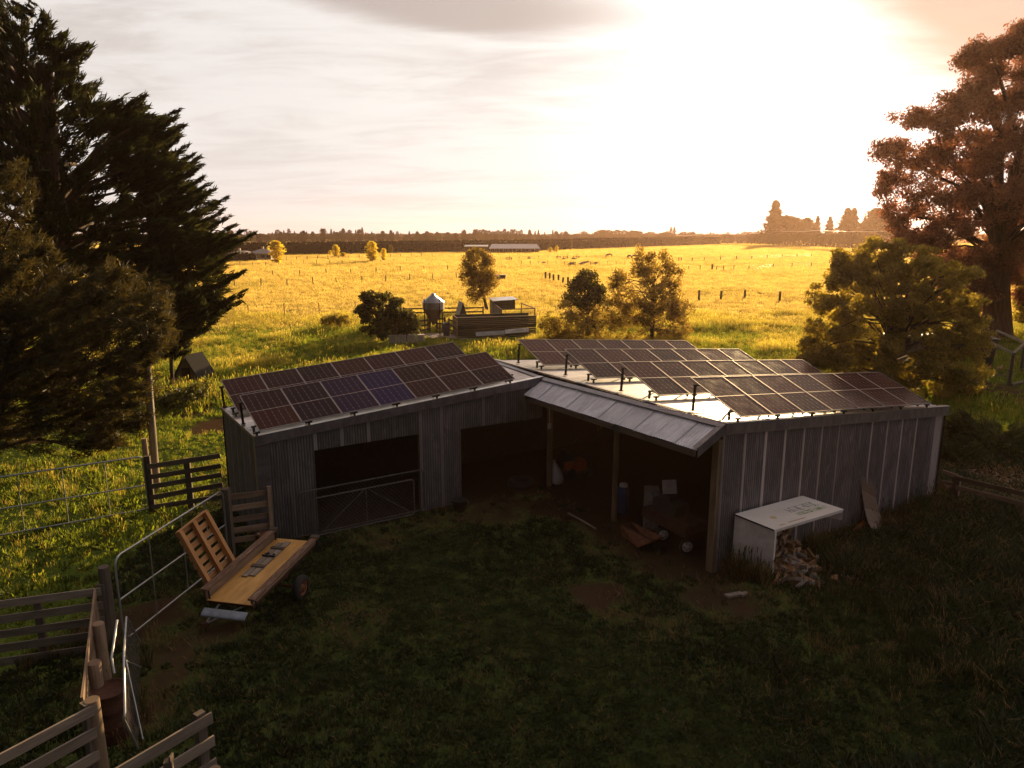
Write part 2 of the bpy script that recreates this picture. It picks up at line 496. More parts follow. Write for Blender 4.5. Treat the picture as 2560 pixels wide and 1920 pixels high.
def make_ground():
    def axis(near0, near1, step, far0, far1, g=1.16):
        a = list(np.arange(near0, near1 + 1e-6, step))
        s, v = step, near1
        while v < far1:
            s *= g; v += s; a.append(v)
        s, v, l = step, near0, []
        while v > far0:
            s *= g; v -= s; l.append(v)
        return np.array(l[::-1] + a)
    xs = axis(-24, 26, 0.45, -1450, 1450)
    ys = axis(4, 64, 0.45, -60, 1700)
    X, Y = np.meshgrid(xs, ys)
    d, f, yd = masks(X, Y)
    Z = (fbm(X, Y, 0.55, 21) - 0.5) * 0.10 * (1 - inside_shed(X, Y, 0.8)) + (fbm(X, Y, 0.11, 31) - 0.5) * 0.10 * (1 - inside_shed(X, Y, 1.5))
    Z = np.where(Y > 70, Z * 0.3, Z) - 0.02
    V = np.stack([X, Y, Z], -1).reshape(-1, 3)
    nx, ny = len(xs), len(ys)
    i = np.arange(nx - 1)[None, :] + nx * np.arange(ny - 1)[:, None]
    F = np.stack([i, i + 1, i + nx + 1, i + nx], -1).reshape(-1, 4)
    m, n = material('pasture_and_yard')
    p = n('ShaderNodeNewGeometry').outputs['Position']
    A = lambda k: n('ShaderNodeAttribute', attribute_name=k).outputs['Fac']
    nz = n.noise(p, 1.3, 5, 0.65)
    n3 = n.noise(n.mapping(p, scale=(0.035, 0.06, 1)), 1.0, 5, 0.62)
    n4 = n.noise(n.mapping(p, scale=(0.35, 0.5, 1)), 1.0, 4, 0.6)
    fine = n.noise(p, 22, 4, 0.7)
    blade = n('ShaderNodeTexNoise', {'Vector': n.mapping(p, scale=(9, 9, 9)), 'Scale': 1.0, 'Detail': 3.0, 'Roughness': 0.8})
    dirt, field, yard = A('dirt'), A('field'), A('yard')
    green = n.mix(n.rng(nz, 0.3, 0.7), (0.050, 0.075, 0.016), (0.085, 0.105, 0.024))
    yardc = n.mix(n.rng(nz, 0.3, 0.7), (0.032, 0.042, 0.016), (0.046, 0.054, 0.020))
    gold = n.mix(n.rng(n3, 0.35, 0.65), (0.31, 0.225, 0.06), (0.40, 0.30, 0.10))
    gold = n.mix(n.rng(n4, 0.58, 0.72, 0, 0.45), gold, (0.16, 0.15, 0.025))
    gold = n.mix(n.rng(n4, 0.40, 0.28, 0, 0.5), gold, (0.16, 0.10, 0.025))
    c = n.mix(field, green, gold)
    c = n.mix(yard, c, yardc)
    soil = n.mix(n.rng(fine, 0.3, 0.7), (0.036, 0.022, 0.013), (0.080, 0.050, 0.030))
    df = n.rng(n.math('ADD', dirt, n.math('ADD', n.math('MULTIPLY', n.math('SUBTRACT', nz, 0.5), 1.1), n.math('MULTIPLY', n.math('SUBTRACT', fine, 0.5), 0.9))), 0.42, 0.85, 0, 1, True)
    c = n.mix(df, c, soil)
    # sward: the blades stand upright, so the sheet is shaded with near-horizontal blade normals
    bn = n('ShaderNodeVectorMath', {0: blade.outputs['Color'], 1: (0.5, 0.5, 0.5)}, operation='SUBTRACT').outputs[0]
    bn = n('ShaderNodeVectorMath', {0: bn, 1: (6.0, 6.0, 0.4)}, operation='MULTIPLY').outputs[0]
    bn = n('ShaderNodeVectorMath', {0: bn, 1: (0, 0, 0.45)}, operation='ADD').outputs[0]
    bn = n('ShaderNodeVectorMath', {0: bn}, operation='NORMALIZE').outputs[0]
    a = n('ShaderNodeBsdfDiffuse', {'Color': c, 'Roughness': 0.5, 'Normal': bn})
    t = n('ShaderNodeBsdfTranslucent', {'Color': n.mix(1.0, c, (1.7, 1.6, 1.1), 'MULTIPLY'), 'Normal': bn})
    mx = n('ShaderNodeMixShader', {0: 0.6, 1: a.outputs[0], 2: t.outputs[0]})
    so = n('ShaderNodeBsdfDiffuse', {'Color': c, 'Normal': bump(n, fine, 0.8, 0.03)})
    mx2 = n('ShaderNodeMixShader', {0: df, 1: mx.outputs[0], 2: so.outputs[0]})
    out(n, mx2.outputs[0])
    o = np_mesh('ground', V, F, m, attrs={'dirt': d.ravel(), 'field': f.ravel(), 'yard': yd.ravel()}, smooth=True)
    tag(o, kind='structure')
    return o
ground = make_ground()

# ------------------------------------------------------------------ the air
def make_haze():
    b = MB().box((-1480, -62, -1.2), (1480, 1720, 34))
    m, n = material('warm_evening_haze')
    v = n('ShaderNodeVolumePrincipled', {'Color': (1.0, 0.66, 0.50, 1), 'Density': 0.00014, 'Anisotropy': 0.62})
    n('ShaderNodeOutputMaterial', {1: v.outputs[0]})
    o = b.build('haze', m)
    tag(o, kind='stuff')
    o['label'] = 'thin warm evening haze over the whole farm'
make_haze()
# ------------------------------------------------------------------ shared materials
M_GALV = mat_galv('weathered_galvanised_iron', (0.26, 0.245, 0.27), (0.80, 0.70, 0.69), 0.45, 0.35, 0.5, grime_shade=0.9)
M_GALV_DULL = mat_galv('dull_galvanised_iron', (0.18, 0.175, 0.18), (0.55, 0.52, 0.52), 0.5, 0.4, 0.5, grime_shade=0.9)
M_ROOF = mat_galv('zincalume_roofing', (0.62, 0.61, 0.62), (0.70, 0.68, 0.68), 0.34, 0.85, 0.3, grime_shade=0.3, seam=0.5, pitch=0.1)
M_AWN = mat_galv('awning_roofing', (0.80, 0.79, 0.86), (0.88, 0.86, 0.89), 0.5, 0.15, 0.5, grime_shade=0.35, seam=0.8, pitch=0.085)
M_FLASH = mat_galv('folded_flashing', (0.20, 0.18, 0.195), (0.50, 0.46, 0.46), 0.38, 0.55, 0.35)
M_POST = mat_wood('treated_pole_timber', (0.16, 0.11, 0.07), (0.24, 0.17, 0.11))
M_RAIL = mat_wood('grey_weathered_timber', (0.17, 0.135, 0.105), (0.30, 0.245, 0.20))
M_RAILDK = mat_wood('dark_weathered_timber', (0.09, 0.07, 0.055), (0.17, 0.135, 0.105))
M_RAILOR = mat_wood('reddish_weathered_timber', (0.20, 0.13, 0.085), (0.34, 0.24, 0.165))
M_STEEL = mat_plain('galvanised_pipe', (0.42, 0.43, 0.44), 0.4, 0.8, 0.15)
M_DARKSTEEL = mat_plain('black_powder_coated_steel', (0.018, 0.018, 0.02), 0.45, 0.3)
M_RUST = mat_plain('rusty_steel', (0.17, 0.060, 0.025), 0.8, 0.2, 0.5, 9)
M_RUSTDK = mat_plain('dark_rusty_steel', (0.075, 0.028, 0.014), 0.85, 0.2, 0.5, 9)
M_BLACK = mat_plain('black_rubber', (0.018, 0.017, 0.016), 0.8, 0, 0.3)
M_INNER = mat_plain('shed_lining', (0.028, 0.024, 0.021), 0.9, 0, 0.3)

def corr(c00, c10, c11, c01, pitch=0.078, amp=0.016, segs=6, pale=None, rows=1):
    """corrugated sheet on the patch c00-c10 (across) / c00-c01 (along the ribs); returns an MB and its 'pale' values"""
    c00, c10, c11, c01 = map(Vector, (c00, c10, c11, c01))
    w = ((c10 - c00).length + (c11 - c01).length) / 2
    nw = max(1, round(w / pitch))          # whole waves, so neighbouring sheets meet without slits
    k = nw * segs
    nrm = (c10 - c00).cross(c01 - c00).normalized()
    V, F, UVs, PL = [], [], [], []
    h = ((c01 - c00).length + (c11 - c10).length) / 2
    for r in range(rows + 1):
        t = r / rows
        for i in range(k + 1):
            s = i / k
            p = (c00 * (1 - s) + c10 * s) * (1 - t) + (c01 * (1 - s) + c11 * s) * t
            V.append(p + nrm * amp * 0.5 * math.cos(2 * math.pi * s * nw))
            PL.append(pale(s * w, w) if pale else 0.0)
    for r in range(rows):
        for i in range(k):
            a = r * (k + 1) + i
            F.append((a, a + 1, a + k + 2, a + k + 1))
            f = lambda ii, rr: (ii / k * nw * pitch, rr / rows * h)
            UVs.append([f(i, r), f(i + 1, r), f(i + 1, r + 1), f(i, r + 1)])
    return V, F, UVs, PL
def sheet(name, parent, mat, c00, c10, c11, c01, pale=None, **kw):
    V, F, UVs, PL = corr(c00, c10, c11, c01, pale=pale, **kw)
    b = MB(parent.location)
    b.add(V, F, UVs, True)
    return b.build(name, mat, parent, attr={'pale': PL})

shed = thing('farm_shed', 'long L-shaped shed of grey corrugated iron with open bays, carrying the solar panels', 'shed', A0)
def lerp(a, b, t):
    return a * (1 - t) + b * t
def wall_top(p_lo, p_hi, t, d):
    q = lerp(p_lo, p_hi, t)
    return Vector((q.x, q.y, q.z - d))
def gz(p, z=0.0):
    return Vector((p.x, p.y, z))
NIN = -W_                                           # outward normal of both end walls

def build_shed():
    # near end wall: 13 sheets side by side, each with a bleached lap
    n = 13
    inset = W_ * 0.06
    a, b = R1 + inset, lerp(R1, R2, 0.992) + inset
    lap_w = [.10, .09, .115, .10, .11, .075, .06, .05, .08, .09, .10, .08, .13]
    lap_s = [.25, .62, .95, .75, .7, .6, .55, .35, .75, .6, .8, .75, .85]
    for i in range(n):
        t0, t1 = i / n, (i + 1) / n
        lw, ls = lap_w[i], lap_s[i]
        last = i == n - 1
        pf = (lambda s, w: 0.65 * (s > 0.35) * (s < 0.7)) if last else (lambda s, w: ls * (s < lw))
        off = -W_ * (0.004 * (i % 2))
        sheet('wall_sheet', shed, M_GALV, gz(lerp(a, b, t0), -0.05) + off, gz(lerp(a, b, t1), -0.05) + off,
              wall_top(a, b, t1, 0.04) + off, wall_top(a, b, t0, 0.04) + off, pale=pf, amp=0.020)
    # the set-back front wall of the other wing: two bays cut out of it
    a, b = P2 + W_ * 0.06, P3 + W_ * 0.06           # left to right
    ln = (b - a).length
    cols = [(9.3, 9.18), (9.18, 8.43), (8.43, 7.72), (7.72, 6.95), (6.95, 6.15), (6.15, 5.35), (5.35, 4.50), (4.50, 3.78), (3.78, 3.09), (3.09, 2.30), (2.30, 1.5), (1.5, .75), (.75, -.12)]
    head = lambda d: 2.45 if d > 4.2 else 2.40 - max(0, 3.1 - d) * 0.02
    for i, (d0, d1) in enumerate(cols):
        t0, t1 = 1 - d0 / 9.3, min(1 - d1 / 9.3, 1.0)
        mid = (d0 + d1) / 2
        z0 = -0.05 if (mid > 7.72 or 3.09 < mid < 4.5) else head(mid)
        off = -W_ * (0.004 * (i % 2))
        ls = [.0, .1, .1, .6, .45, .5, .1, .2, .25, .1, .35, .15, .1][i]
        sheet('wall_sheet', shed, M_GALV_DULL if i not in (7, 8) else M_GALV, gz(lerp(a, b, t0), z0) + off, gz(lerp(a, b, t1), z0) + off,
              wall_top(a, b, t1, 0.04) + off, wall_top(a, b, t0, 0.04) + off,
              pale=(lambda s, w, k=ls: k * (s < 0.10)), amp=0.020)
    # flat corner cover
    q = P2 + W_ * 0.04
    b_ = MB(A0); b_.prism(gz(q, 1.5) + U * 0.17 - W_ * 0.005, Vector((0, 0, 1.5)), U * 0.17, W_ * 0.006)
    b_.prism(gz(q, 1.5) + U * 0.005 + W_ * 0.11, Vector((0, 0, 1.5)), W_ * 0.11, U * 0.006)
    b_.build('corner_flashing', M_FLASH, shed)
    # outer side wall of the left wing
    a, b = P1 + U * 0.05 - W_ * 0.05, P2 + U * 0.05 + W_ * 0.24
    for i in range(5):
        t0, t1 = i / 5, (i + 1) / 5
        sheet('wall_sheet', shed, M_GALV_DULL, gz(lerp(a, b, t0), -.05), gz(lerp(a, b, t1), -.05), wall_top(a, b, t1, .04), wall_top(a, b, t0, .04),
              pale=lambda s, w: 0.35 * (s < 0.06), amp=0.020)
    # back wall and the far low wall
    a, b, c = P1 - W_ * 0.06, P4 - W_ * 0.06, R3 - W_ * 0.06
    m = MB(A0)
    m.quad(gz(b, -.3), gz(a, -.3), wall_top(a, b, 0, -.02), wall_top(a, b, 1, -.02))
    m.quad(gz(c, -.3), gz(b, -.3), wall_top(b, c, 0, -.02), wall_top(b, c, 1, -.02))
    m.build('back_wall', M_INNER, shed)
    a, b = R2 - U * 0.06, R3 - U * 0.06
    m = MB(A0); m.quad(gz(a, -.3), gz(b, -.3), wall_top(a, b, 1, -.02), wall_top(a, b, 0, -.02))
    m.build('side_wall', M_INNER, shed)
    # roofs: sheets run down the slope
    for i in range(5):
        t0, t1 = i / 5, (i + 1) / 5
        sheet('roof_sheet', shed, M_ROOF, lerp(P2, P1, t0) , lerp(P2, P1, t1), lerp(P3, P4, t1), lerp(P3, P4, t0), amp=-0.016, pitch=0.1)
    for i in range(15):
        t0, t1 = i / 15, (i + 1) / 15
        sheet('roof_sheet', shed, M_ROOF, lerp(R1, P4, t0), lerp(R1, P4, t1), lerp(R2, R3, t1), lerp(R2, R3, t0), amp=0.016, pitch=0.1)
    ct = Vector((0, 0, -0.03))
    for i in range(10):
        t0, t1 = i / 10, (i + 1) / 10
        dz = Vector((0, 0, 0.009 * (i % 2) - 0.037))
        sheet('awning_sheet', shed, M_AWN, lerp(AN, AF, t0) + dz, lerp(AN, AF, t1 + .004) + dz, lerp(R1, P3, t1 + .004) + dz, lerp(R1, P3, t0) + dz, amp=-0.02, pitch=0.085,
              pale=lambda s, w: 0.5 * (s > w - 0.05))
    # ridge cap
    nr = Vector((0.066, 0.05, 0.9966)); nl = Vector((-0.048, -0.053, 0.9975))
    m = MB(A0)
    up = Vector((0, 0, .034))
    r0, r1 = R1 - W_ * 0.02 + up, P4 + W_ * 0.05 + up
    du, dl = (R2 - R1).normalized() * 0.20, (AN - R1).normalized() * 0.16
    ddl = (P2 - P3).normalized() * 0.2
    m.quad(r0, r0 + du, r1 + du, r1)
    q = P3 + up
    m.quad(q, q + dl, r0 + dl, r0)
    m.quad(r1, r1 + ddl, q + ddl, q)
    m.tube([r0 + Vector((0, 0, .004)), r1 + Vector((0, 0, .004))], 0.012, 6)
    m.build('ridge_cap', M_FLASH, shed)
    # fascia flashings with a turned-over top edge
    def fascia(name, p, q, h, outn, over=0.0):
        m = MB(A0)
        e = (q - p).normalized()
        p, q = p - e * over, q + e * over
        t = 0.02
        m.prism((p + q) / 2 + Vector((0, 0, .035 - h / 2)) + outn * 0.03, (q - p) / 2, Vector((0, 0, h / 2)), outn * t / 2)
        m.prism((p + q) / 2 + Vector((0, 0, .03 - h)) + outn * 0.036, (q - p) / 2, Vector((0, 0, .012)), outn * t / 2)
        f = m.build(name, M_FLASH, shed)
        MB(A0).prism((p + q) / 2 + Vector((0, 0, .0395)) - outn * 0.045, (q - p) / 2, outn * 0.085, Vector((0, 0, .004))).build('top_flange', M_ROOF, f)  # lighter metal than the face, putting a bright highlight along the edge
        return f
    fascia('fascia', R1 + U * 0.02, R2 + U * 0.02, 0.27, -W_, 0.03)
    fascia('fascia', P2, P3 - U * 0.03, 0.24, -W_, 0.03)
    e = (AN - R1).normalized()
    m = MB(A0)
    m.prism((AN + R1) / 2 - W_ * 0.02 + Vector((0, 0, -.08)), (R1 - AN) / 2, Vector((0, 0, .125)), W_ * 0.008)
    m.prism((AN + R1) / 2 + W_ * 0.06 + Vector((0, 0, 0.02)), (R1 - AN) / 2, W_ * 0.09, e.cross(W_) * 0.004)
    m.build('barge_flashing', M_FLASH, shed)
    m = MB(A0)
    m.prism((P1 + P2) / 2 + Vector((0, 0, -.01)) - U * 0.02, (P2 - P1) / 2, Vector((0, 0, .04)), U * 0.006)
    m.build('edge_flashing', M_FLASH, shed)
    # posts along the open side and one at each bay
    def post(p, z, r=0.10, name='post'):
        MB(A0).tube([gz(p, -0.1), gz(p, z * 0.5), gz(p, z)], [r * 1.05, r, r * .97], 10).build(name, M_POST, shed)
    post(A0 + W_ * (S_ - 0.05) + U * 0.16, 3.5)
    post(A0 + W_ * 3.98 + U * 0.02, 3.5, 0.085)
    b_ = MB(A0); b_.prism(A0 + W_ * 0.17 + Vector((0, 0, 1.7)) - U * 0.04, Vector((0, 0, 1.75)), U * 0.06, W_ * 0.10); b_.build('post', M_POST, shed)
    post(A0 + W_ * (S_ + .15) - U * 4.45, 2.9, .08)
    post(A0 + W_ * (S_ + .15) - U * 3.15, 2.9, .08)
    # beams that carry the awning and the roof
    MB(A0).beam(gz(AN, 3.22) + W_ * 0.12 + U * 0.06, gz(AF, 3.10) + U * 0.06, 0.05, 0.14).build('awning_purlin', M_RAILDK, shed)
    MB(A0).beam(A0 + Vector((0, 0, 3.45)) + W_ * 0.1 + U * 0.1, A0 + W_ * S_ + Vector((0, 0, 3.32)) + U * 0.1, 0.1, 0.25).build('ridge_beam', M_RAILDK, shed)
    for k in range(6):
        q = A0 + W_ * (0.25 + k * 1.45)
        t = (0.25 + k * 1.45) / S_
        a, b = lerp(R1, P3, t), lerp(AN, AF, t)
        MB(A0).beam(a + Vector((0, 0, -.13)), b + Vector((0, 0, -.13)), 0.045, 0.10).build('awning_rafter', M_RAILDK, shed)
    for k in range(4):
        t = k / 3 * .94 + .03
        MB(A0).beam(lerp(R1, R2, t) + W_ * 0.2 + Vector((0, 0, -.1)), lerp(P4, R3, t) - W_ * 0.2 + Vector((0, 0, -.1)), .05, .15).build('purlin', M_RAILDK, shed)
    # lintels over the two bays
    for d0, d1 in ((7.72, 4.5), (3.09, 0.1)):
        MB(A0).beam(A0 + W_ * (S_ + .13) - U * d0 + Vector((0, 0, 2.52)), A0 + W_ * (S_ + .13) - U * d1 + Vector((0, 0, 2.50)), .05, .14).build('lintel', M_RAILDK, shed)
    # electric lead with a switch box on the corner post
    q = A0 + W_ * (S_ - 0.18) + U * 0.05
    m = MB(A0).tube([q + Vector((0, 0, 3.3)), q + Vector((0, 0, 2.15))], 0.012, 5)
    m.prism(q + Vector((0, 0, 2.1)), Vector((0, 0, .09)), U * 0.05, W_ * 0.03)
    m.build('switch_box', mat_plain('white_plastic', (0.6, 0.58, 0.55), 0.5), shed)
build_shed()

# ------------------------------------------------------------------ solar panels
def mat_cells():
    m, n = material('solar_cells_under_glass')
    u = uvec(n)
    r = orand(n)
    s = n('ShaderNodeSeparateXYZ', {0: u})
    fx = n.math('FRACT', n.math('MULTIPLY', s.outputs[0], 6.0))
    fy = n.math('FRACT', n.math('MULTIPLY', s.outputs[1], 10.0))
    def line(f, w):
        a = n.math('MINIMUM', f, n.math('SUBTRACT', 1.0, f))
        return n.rng(a, w, w * 0.4, 0, 1)
    lx, ly = line(fx, 0.035), line(fy, 0.03)
    # pale corner diamonds where four cells meet
    ax = n.math('MINIMUM', fx, n.math('SUBTRACT', 1.0, fx))
    ay = n.math('MINIMUM', n.math('FRACT', n.math('MULTIPLY', s.outputs[1], 5.0)), n.math('SUBTRACT', 1.0, n.math('FRACT', n.math('MULTIPLY', s.outputs[1], 5.0))))
    dia = n.rng(n.math('ADD', ax, n.math('MULTIPLY', ay, 0.8)), 0.10, 0.07, 0, 1)
    bus = line(n.math('FRACT', n.math('MULTIPLY', s.outputs[0], 54.0)), 0.10)
    tint = n.mix(r, (0.007, 0.004, 0.007), (0.040, 0.009, 0.009))
    blue = n('ShaderNodeAttribute', attribute_name='blue').outputs['Fac']
    tint = n.mix(blue, tint, (0.008, 0.010, 0.060))
    c = n.mix(n.math('MULTIPLY', bus, 0.06), tint, (0.25, 0.22, 0.22))
    c = n.mix(n.math('MULTIPLY', n.math('MAXIMUM', lx, n.math('MULTIPLY', ly, 0.3)), 0.6), c, (0.24, 0.20, 0.20))
    c = n.mix(n.math('MULTIPLY', dia, 0.7), c, (0.38, 0.34, 0.34))
    p = n('ShaderNodeNewGeometry').outputs['Position']
    dust = n.rng(n.noise(p, 2.2, 6, 0.7), 0.45, 0.75, 0, 0.035)
    c = n.mix(dust, c, (0.22, 0.18, 0.15))
    sp = n.rng(n.noise(p, 40, 2, 0.6), 0.74, 0.78, 0, 0.35)
    c = n.mix(sp, c, (0.4, 0.37, 0.33))
    b = n('ShaderNodeBsdfPrincipled', {'Base Color': c, 'Roughness': n.math('MULTIPLY_ADD', dust, 2.0, 0.09), 'IOR': 1.27, 'Specular IOR Level': 0.26, 'Specular Tint': (1.0, 0.55, 0.50, 1)})
    out(n, b.outputs[0])
    return m
M_CELL = mat_cells()
M_ALU = mat_plain('anodised_aluminium', (0.40, 0.36, 0.35), 0.5, 0.4, 0.08)

def solar_array(label, O, e1, e2, nn, a, d, W, Lp, tilt, blue, legs_front):
    e1, e2, nn = e1.normalized(), e2.normalized(), nn.normalized()
    s = e2 * math.cos(tilt) + nn * math.sin(tilt)          # up the panel
    pn = -e2 * math.sin(tilt) + nn * math.cos(tilt)
    O = O + e1 * a + e2 * d
    root = thing('solar_array', label, 'solar panels', O, 0, 'rows of solar panels on the shed roof')
    BL = O + nn * 0.15
    w = W / 7
    g = 0.005
    for k in range(7):
        c = BL + e1 * (w * (k + .5)) + s * Lp / 2
        pan = MB(O)
        hw, hl, t = w / 2 - g, Lp / 2, 0.018
        fw = .0055
        for sg in (-1, 1):                                   # frame bars
            pan.prism(c + e1 * sg * (hw - fw), s * hl, e1 * fw, pn * t)
            pan.prism(c + s * sg * (hl - fw), e1 * (hw - 2 * fw - .0005), s * fw, pn * t)
        pan.prism(c + pn * -.002, e1 * (hw - 2 * fw - .0005), s * .006, pn * (t - .004))     # middle bar between the half-cell fields
        p = pan.build('solar_panel', M_ALU, root)
        for sg in (-1, 1):
            cc = c + s * sg * (hl / 2 - .002)
            h2 = hl / 2 - .0115
            q = MB(O)
            ee, ss = e1 * (hw - .0155), s * h2
            q.add([cc - ee - ss + pn * .008, cc + ee - ss + pn * .008, cc + ee + ss + pn * .008, cc - ee + ss + pn * .008,
                   cc - ee - ss - pn * .01, cc + ee - ss - pn * .01, cc + ee + ss - pn * .01, cc - ee + ss - pn * .01],
                  [(0, 1, 2, 3), (7, 6, 5, 4), (0, 4, 5, 1), (1, 5, 6, 2), (2, 6, 7, 3), (3, 7, 4, 0)],
                  [[(0, 0), (1, 0), (1, 1), (0, 1)]] + [[(.5, .5)] * 4] * 5)
            q.build('cell_field', M_CELL, p, attr={'blue': [blue.get(k, 0.0)] * 8})
    # rails under the panels, tall rear legs, short front feet
    for f in (0.16, 0.84):
        c0 = BL + s * Lp * f - pn * 0.04
        MB(O).prism(c0 + e1 * W / 2, e1 * (W / 2 + 0.12), s * .022, pn * .020).build('rail', M_DARKSTEEL, root)
    for k in range(7):
        q = O + e1 * (0.04 + (W - 0.2) * k / 6 + (-0.10 if k == 0 else 0))
        hi = (BL + s * Lp * 0.84 - pn * 0.06)
        h = (hi - O).dot(nn); dd = (hi - O).dot(e2)
        foot = q + e2 * dd
        m = MB(O)
        m.prism(foot + nn * (h / 2 + .01), nn * (h / 2), e1 * .03, e2 * .022)
        m.prism(foot + nn * .02, e1 * .055, e2 * .045, nn * .012)
        m.build('rear_leg', M_DARKSTEEL, root)
        m = MB(O)
        lo = (BL + s * Lp * 0.16 - pn * 0.06)
        h2 = max(.06, (lo - O).dot(nn)); f2 = q + e2 * (lo - O).dot(e2)
        m.prism(f2 + nn * (h2 / 2 + .01), nn * (h2 / 2), e1 * .03, e2 * .02)
        m.build('front_foot', M_DARKSTEEL, root)
        fb = q + e2 * 0.03
        m = MB(O)
        m.prism(fb + nn * .055, nn * .05, e1 * .025, e2 * .02)
        m.prism(fb + nn * .11, e1 * .085, e2 * .04, nn * .018)
        m.build('panel_clamp', M_DARKSTEEL, root)
    if legs_front == 2:
        q = O + nn * .02
        MB(O).tube([q - e1 * .9 + e2 * 1.9, q - e1 * .4 + e2 * 1.3, q + e1 * .1 + e2 * .95, q + e1 * .5 + e2 * 1.0, q + e1 * .62 + e2 * 1.05 + nn * .25], .014, 5).build('cable', M_STEEL, root)
    return root
e1r, e2r = (R2 - R1).normalized(), (P4 - R1).normalized()
nnr = e1r.cross(e2r).normalized()
TI = R(20.9)
right_labels = ['nearest row of dark solar panels above the striped end wall',
                'second row of solar panels back from the striped end wall',
                'third row of solar panels back from the striped end wall, before the farthest',
                'farthest and smallest row of solar panels, in front of the loose autumn tree']
for k, (a, d) in enumerate([(.46, -.08), (.50, 2.82), (.65, 5.79), (.58, 8.58)]):
    solar_array(right_labels[k], R1 + nnr * .02, e1r, e2r, nnr, a, d + .04, 8.39, 1.90, TI, {}, 2 if k == 0 else True)
e1l, e2l = (P3 - P2).normalized(), (P1 - P2).normalized()
nnl = e1l.cross(e2l).normalized()
solar_array('row of solar panels along the front gutter of the left wing, two of them bluer', P2 + nnl * .02, e1l, e2l, nnl, .12, -.04, 7.98, 1.74, TI, {2: .55, 3: 1.0, 1: .1}, True)
solar_array('back row of solar panels on the left wing, half hidden by the bluer row', P2 + nnl * .02, e1l, e2l, nnl, .15, 2.23, 7.98, 1.74, TI, {}, False)
# ------------------------------------------------------------------ grass: tufts scattered over the ground
def tuft_mesh(name, nblades, h, spread, width, lean, mat, seed, seeds=0.0, leafy=False):
    r = np.random.default_rng(seed)
    V, F, lv = [], [], []
    for i in range(nblades):
        a = r.uniform(0, 2 * math.pi)
        rad = spread * math.sqrt(r.uniform(0, 1))
        x, y = rad * math.cos(a), rad * math.sin(a)
        hh = h * r.uniform(0.55, 1.1)
        la = a + r.uniform(-1.2, 1.2)
        ln = hh * lean * r.uniform(0.3, 1.3)
        dx, dy = math.cos(la) * ln, math.sin(la) * ln
        wa = r.uniform(0, math.pi)
        wx, wy = math.cos(wa) * width / 2, math.sin(wa) * width / 2
        b = len(V)
        if leafy:
            wx *= 2.2; wy *= 2.2
        V += [(x - wx, y - wy, -0.02), (x + wx, y + wy, -0.02), (x + dx * .35 + wx * .9, y + dy * .35 + wy * .9, hh * .55), (x + dx * .35 - wx * .9, y + dy * .35 - wy * .9, hh * .55),
              (x + dx, y + dy, hh)]
        F += [(b, b + 1, b + 2), (b, b + 2, b + 3), (b + 3, b + 2, b + 4)]
        k = r.uniform(0, 1)
        lv += [k] * 5
        if r.uniform() < seeds:                              # seed head on a stalk
            b = len(V)
            t = Vector((x + dx, y + dy, hh * 1.25))
            V += [(t.x - wx * 1.6, t.y - wy * 1.6, t.z), (t.x + wx * 1.6, t.y + wy * 1.6, t.z), (t.x + dx * .2, t.y + dy * .2, t.z + .12 * h), (t.x, t.y, hh * .9)]
            F += [(b, b + 1, b + 2), (b, b + 3, b + 1)]
            lv += [0.9] * 4
    me = bpy.data.meshes.new(name)
    me.from_pydata(V, [], F)
    at = me.attributes.new('lv', 'FLOAT', 'POINT')
    at.data.foreach_set('value', lv)
    me.materials.append(mat)
    return bpy.data.objects.new(name, me)

def scatter(name, label, pts, rot, scl, idx, sources, kind='stuff', mat=None):
    """one object that sets copies of the source tufts on its points"""
    me = bpy.data.meshes.new(name)
    me.vertices.add(len(pts))
    me.vertices.foreach_set('co', np.asarray(pts, dtype=np.float32).ravel())
    for k, v, t in (('rot', rot, 'FLOAT'), ('scl', scl, 'FLOAT')):
        a = me.attributes.new(k, t, 'POINT'); a.data.foreach_set('value', np.asarray(v, dtype=np.float32))
    a = me.attributes.new('idx', 'INT', 'POINT'); a.data.foreach_set('value', np.asarray(idx, dtype=np.int32))
    o = bpy.data.objects.new(name, me)
    COL.objects.link(o)
    col = bpy.data.collections.new(name + '_tufts')
    for i, s in enumerate(sources):
        s.name = '%s_%02d' % (s.name.split('.')[0], i)
        col.objects.link(s)
    ng = bpy.data.node_groups.new(name + '_scatter', 'GeometryNodeTree')
    ng.interface.new_socket('Geometry', in_out='INPUT', socket_type='NodeSocketGeometry')
    ng.interface.new_socket('Geometry', in_out='OUTPUT', socket_type='NodeSocketGeometry')
    gi, go = ng.nodes.new('NodeGroupInput'), ng.nodes.new('NodeGroupOutput')
    iop = ng.nodes.new('GeometryNodeInstanceOnPoints')
    ci = ng.nodes.new('GeometryNodeCollectionInfo')
    ci.inputs['Collection'].default_value = col
    ci.inputs['Separate Children'].default_value = True
    ci.inputs['Reset Children'].default_value = True
    def attr(nm, t):
        q = ng.nodes.new('GeometryNodeInputNamedAttribute'); q.data_type = t; q.inputs['Name'].default_value = nm
        return q.outputs['Attribute']
    L = ng.links.new
    cx = ng.nodes.new('ShaderNodeCombineXYZ')
    L(attr('rot', 'FLOAT'), cx.inputs[2])
    L(gi.outputs[0], iop.inputs['Points'])
    L(ci.outputs[0], iop.inputs['Instance'])
    iop.inputs['Pick Instance'].default_value = True
    L(attr('idx', 'INT'), iop.inputs['Instance Index'])
    L(cx.outputs[0], iop.inputs['Rotation'])
    L(attr('scl', 'FLOAT'), iop.inputs['Scale'])
    L(iop.outputs[0], go.inputs[0])
    md = o.modifiers.new('scatter', 'NODES')
    md.node_group = ng
    tag(o, label, None, None, kind)
    return o

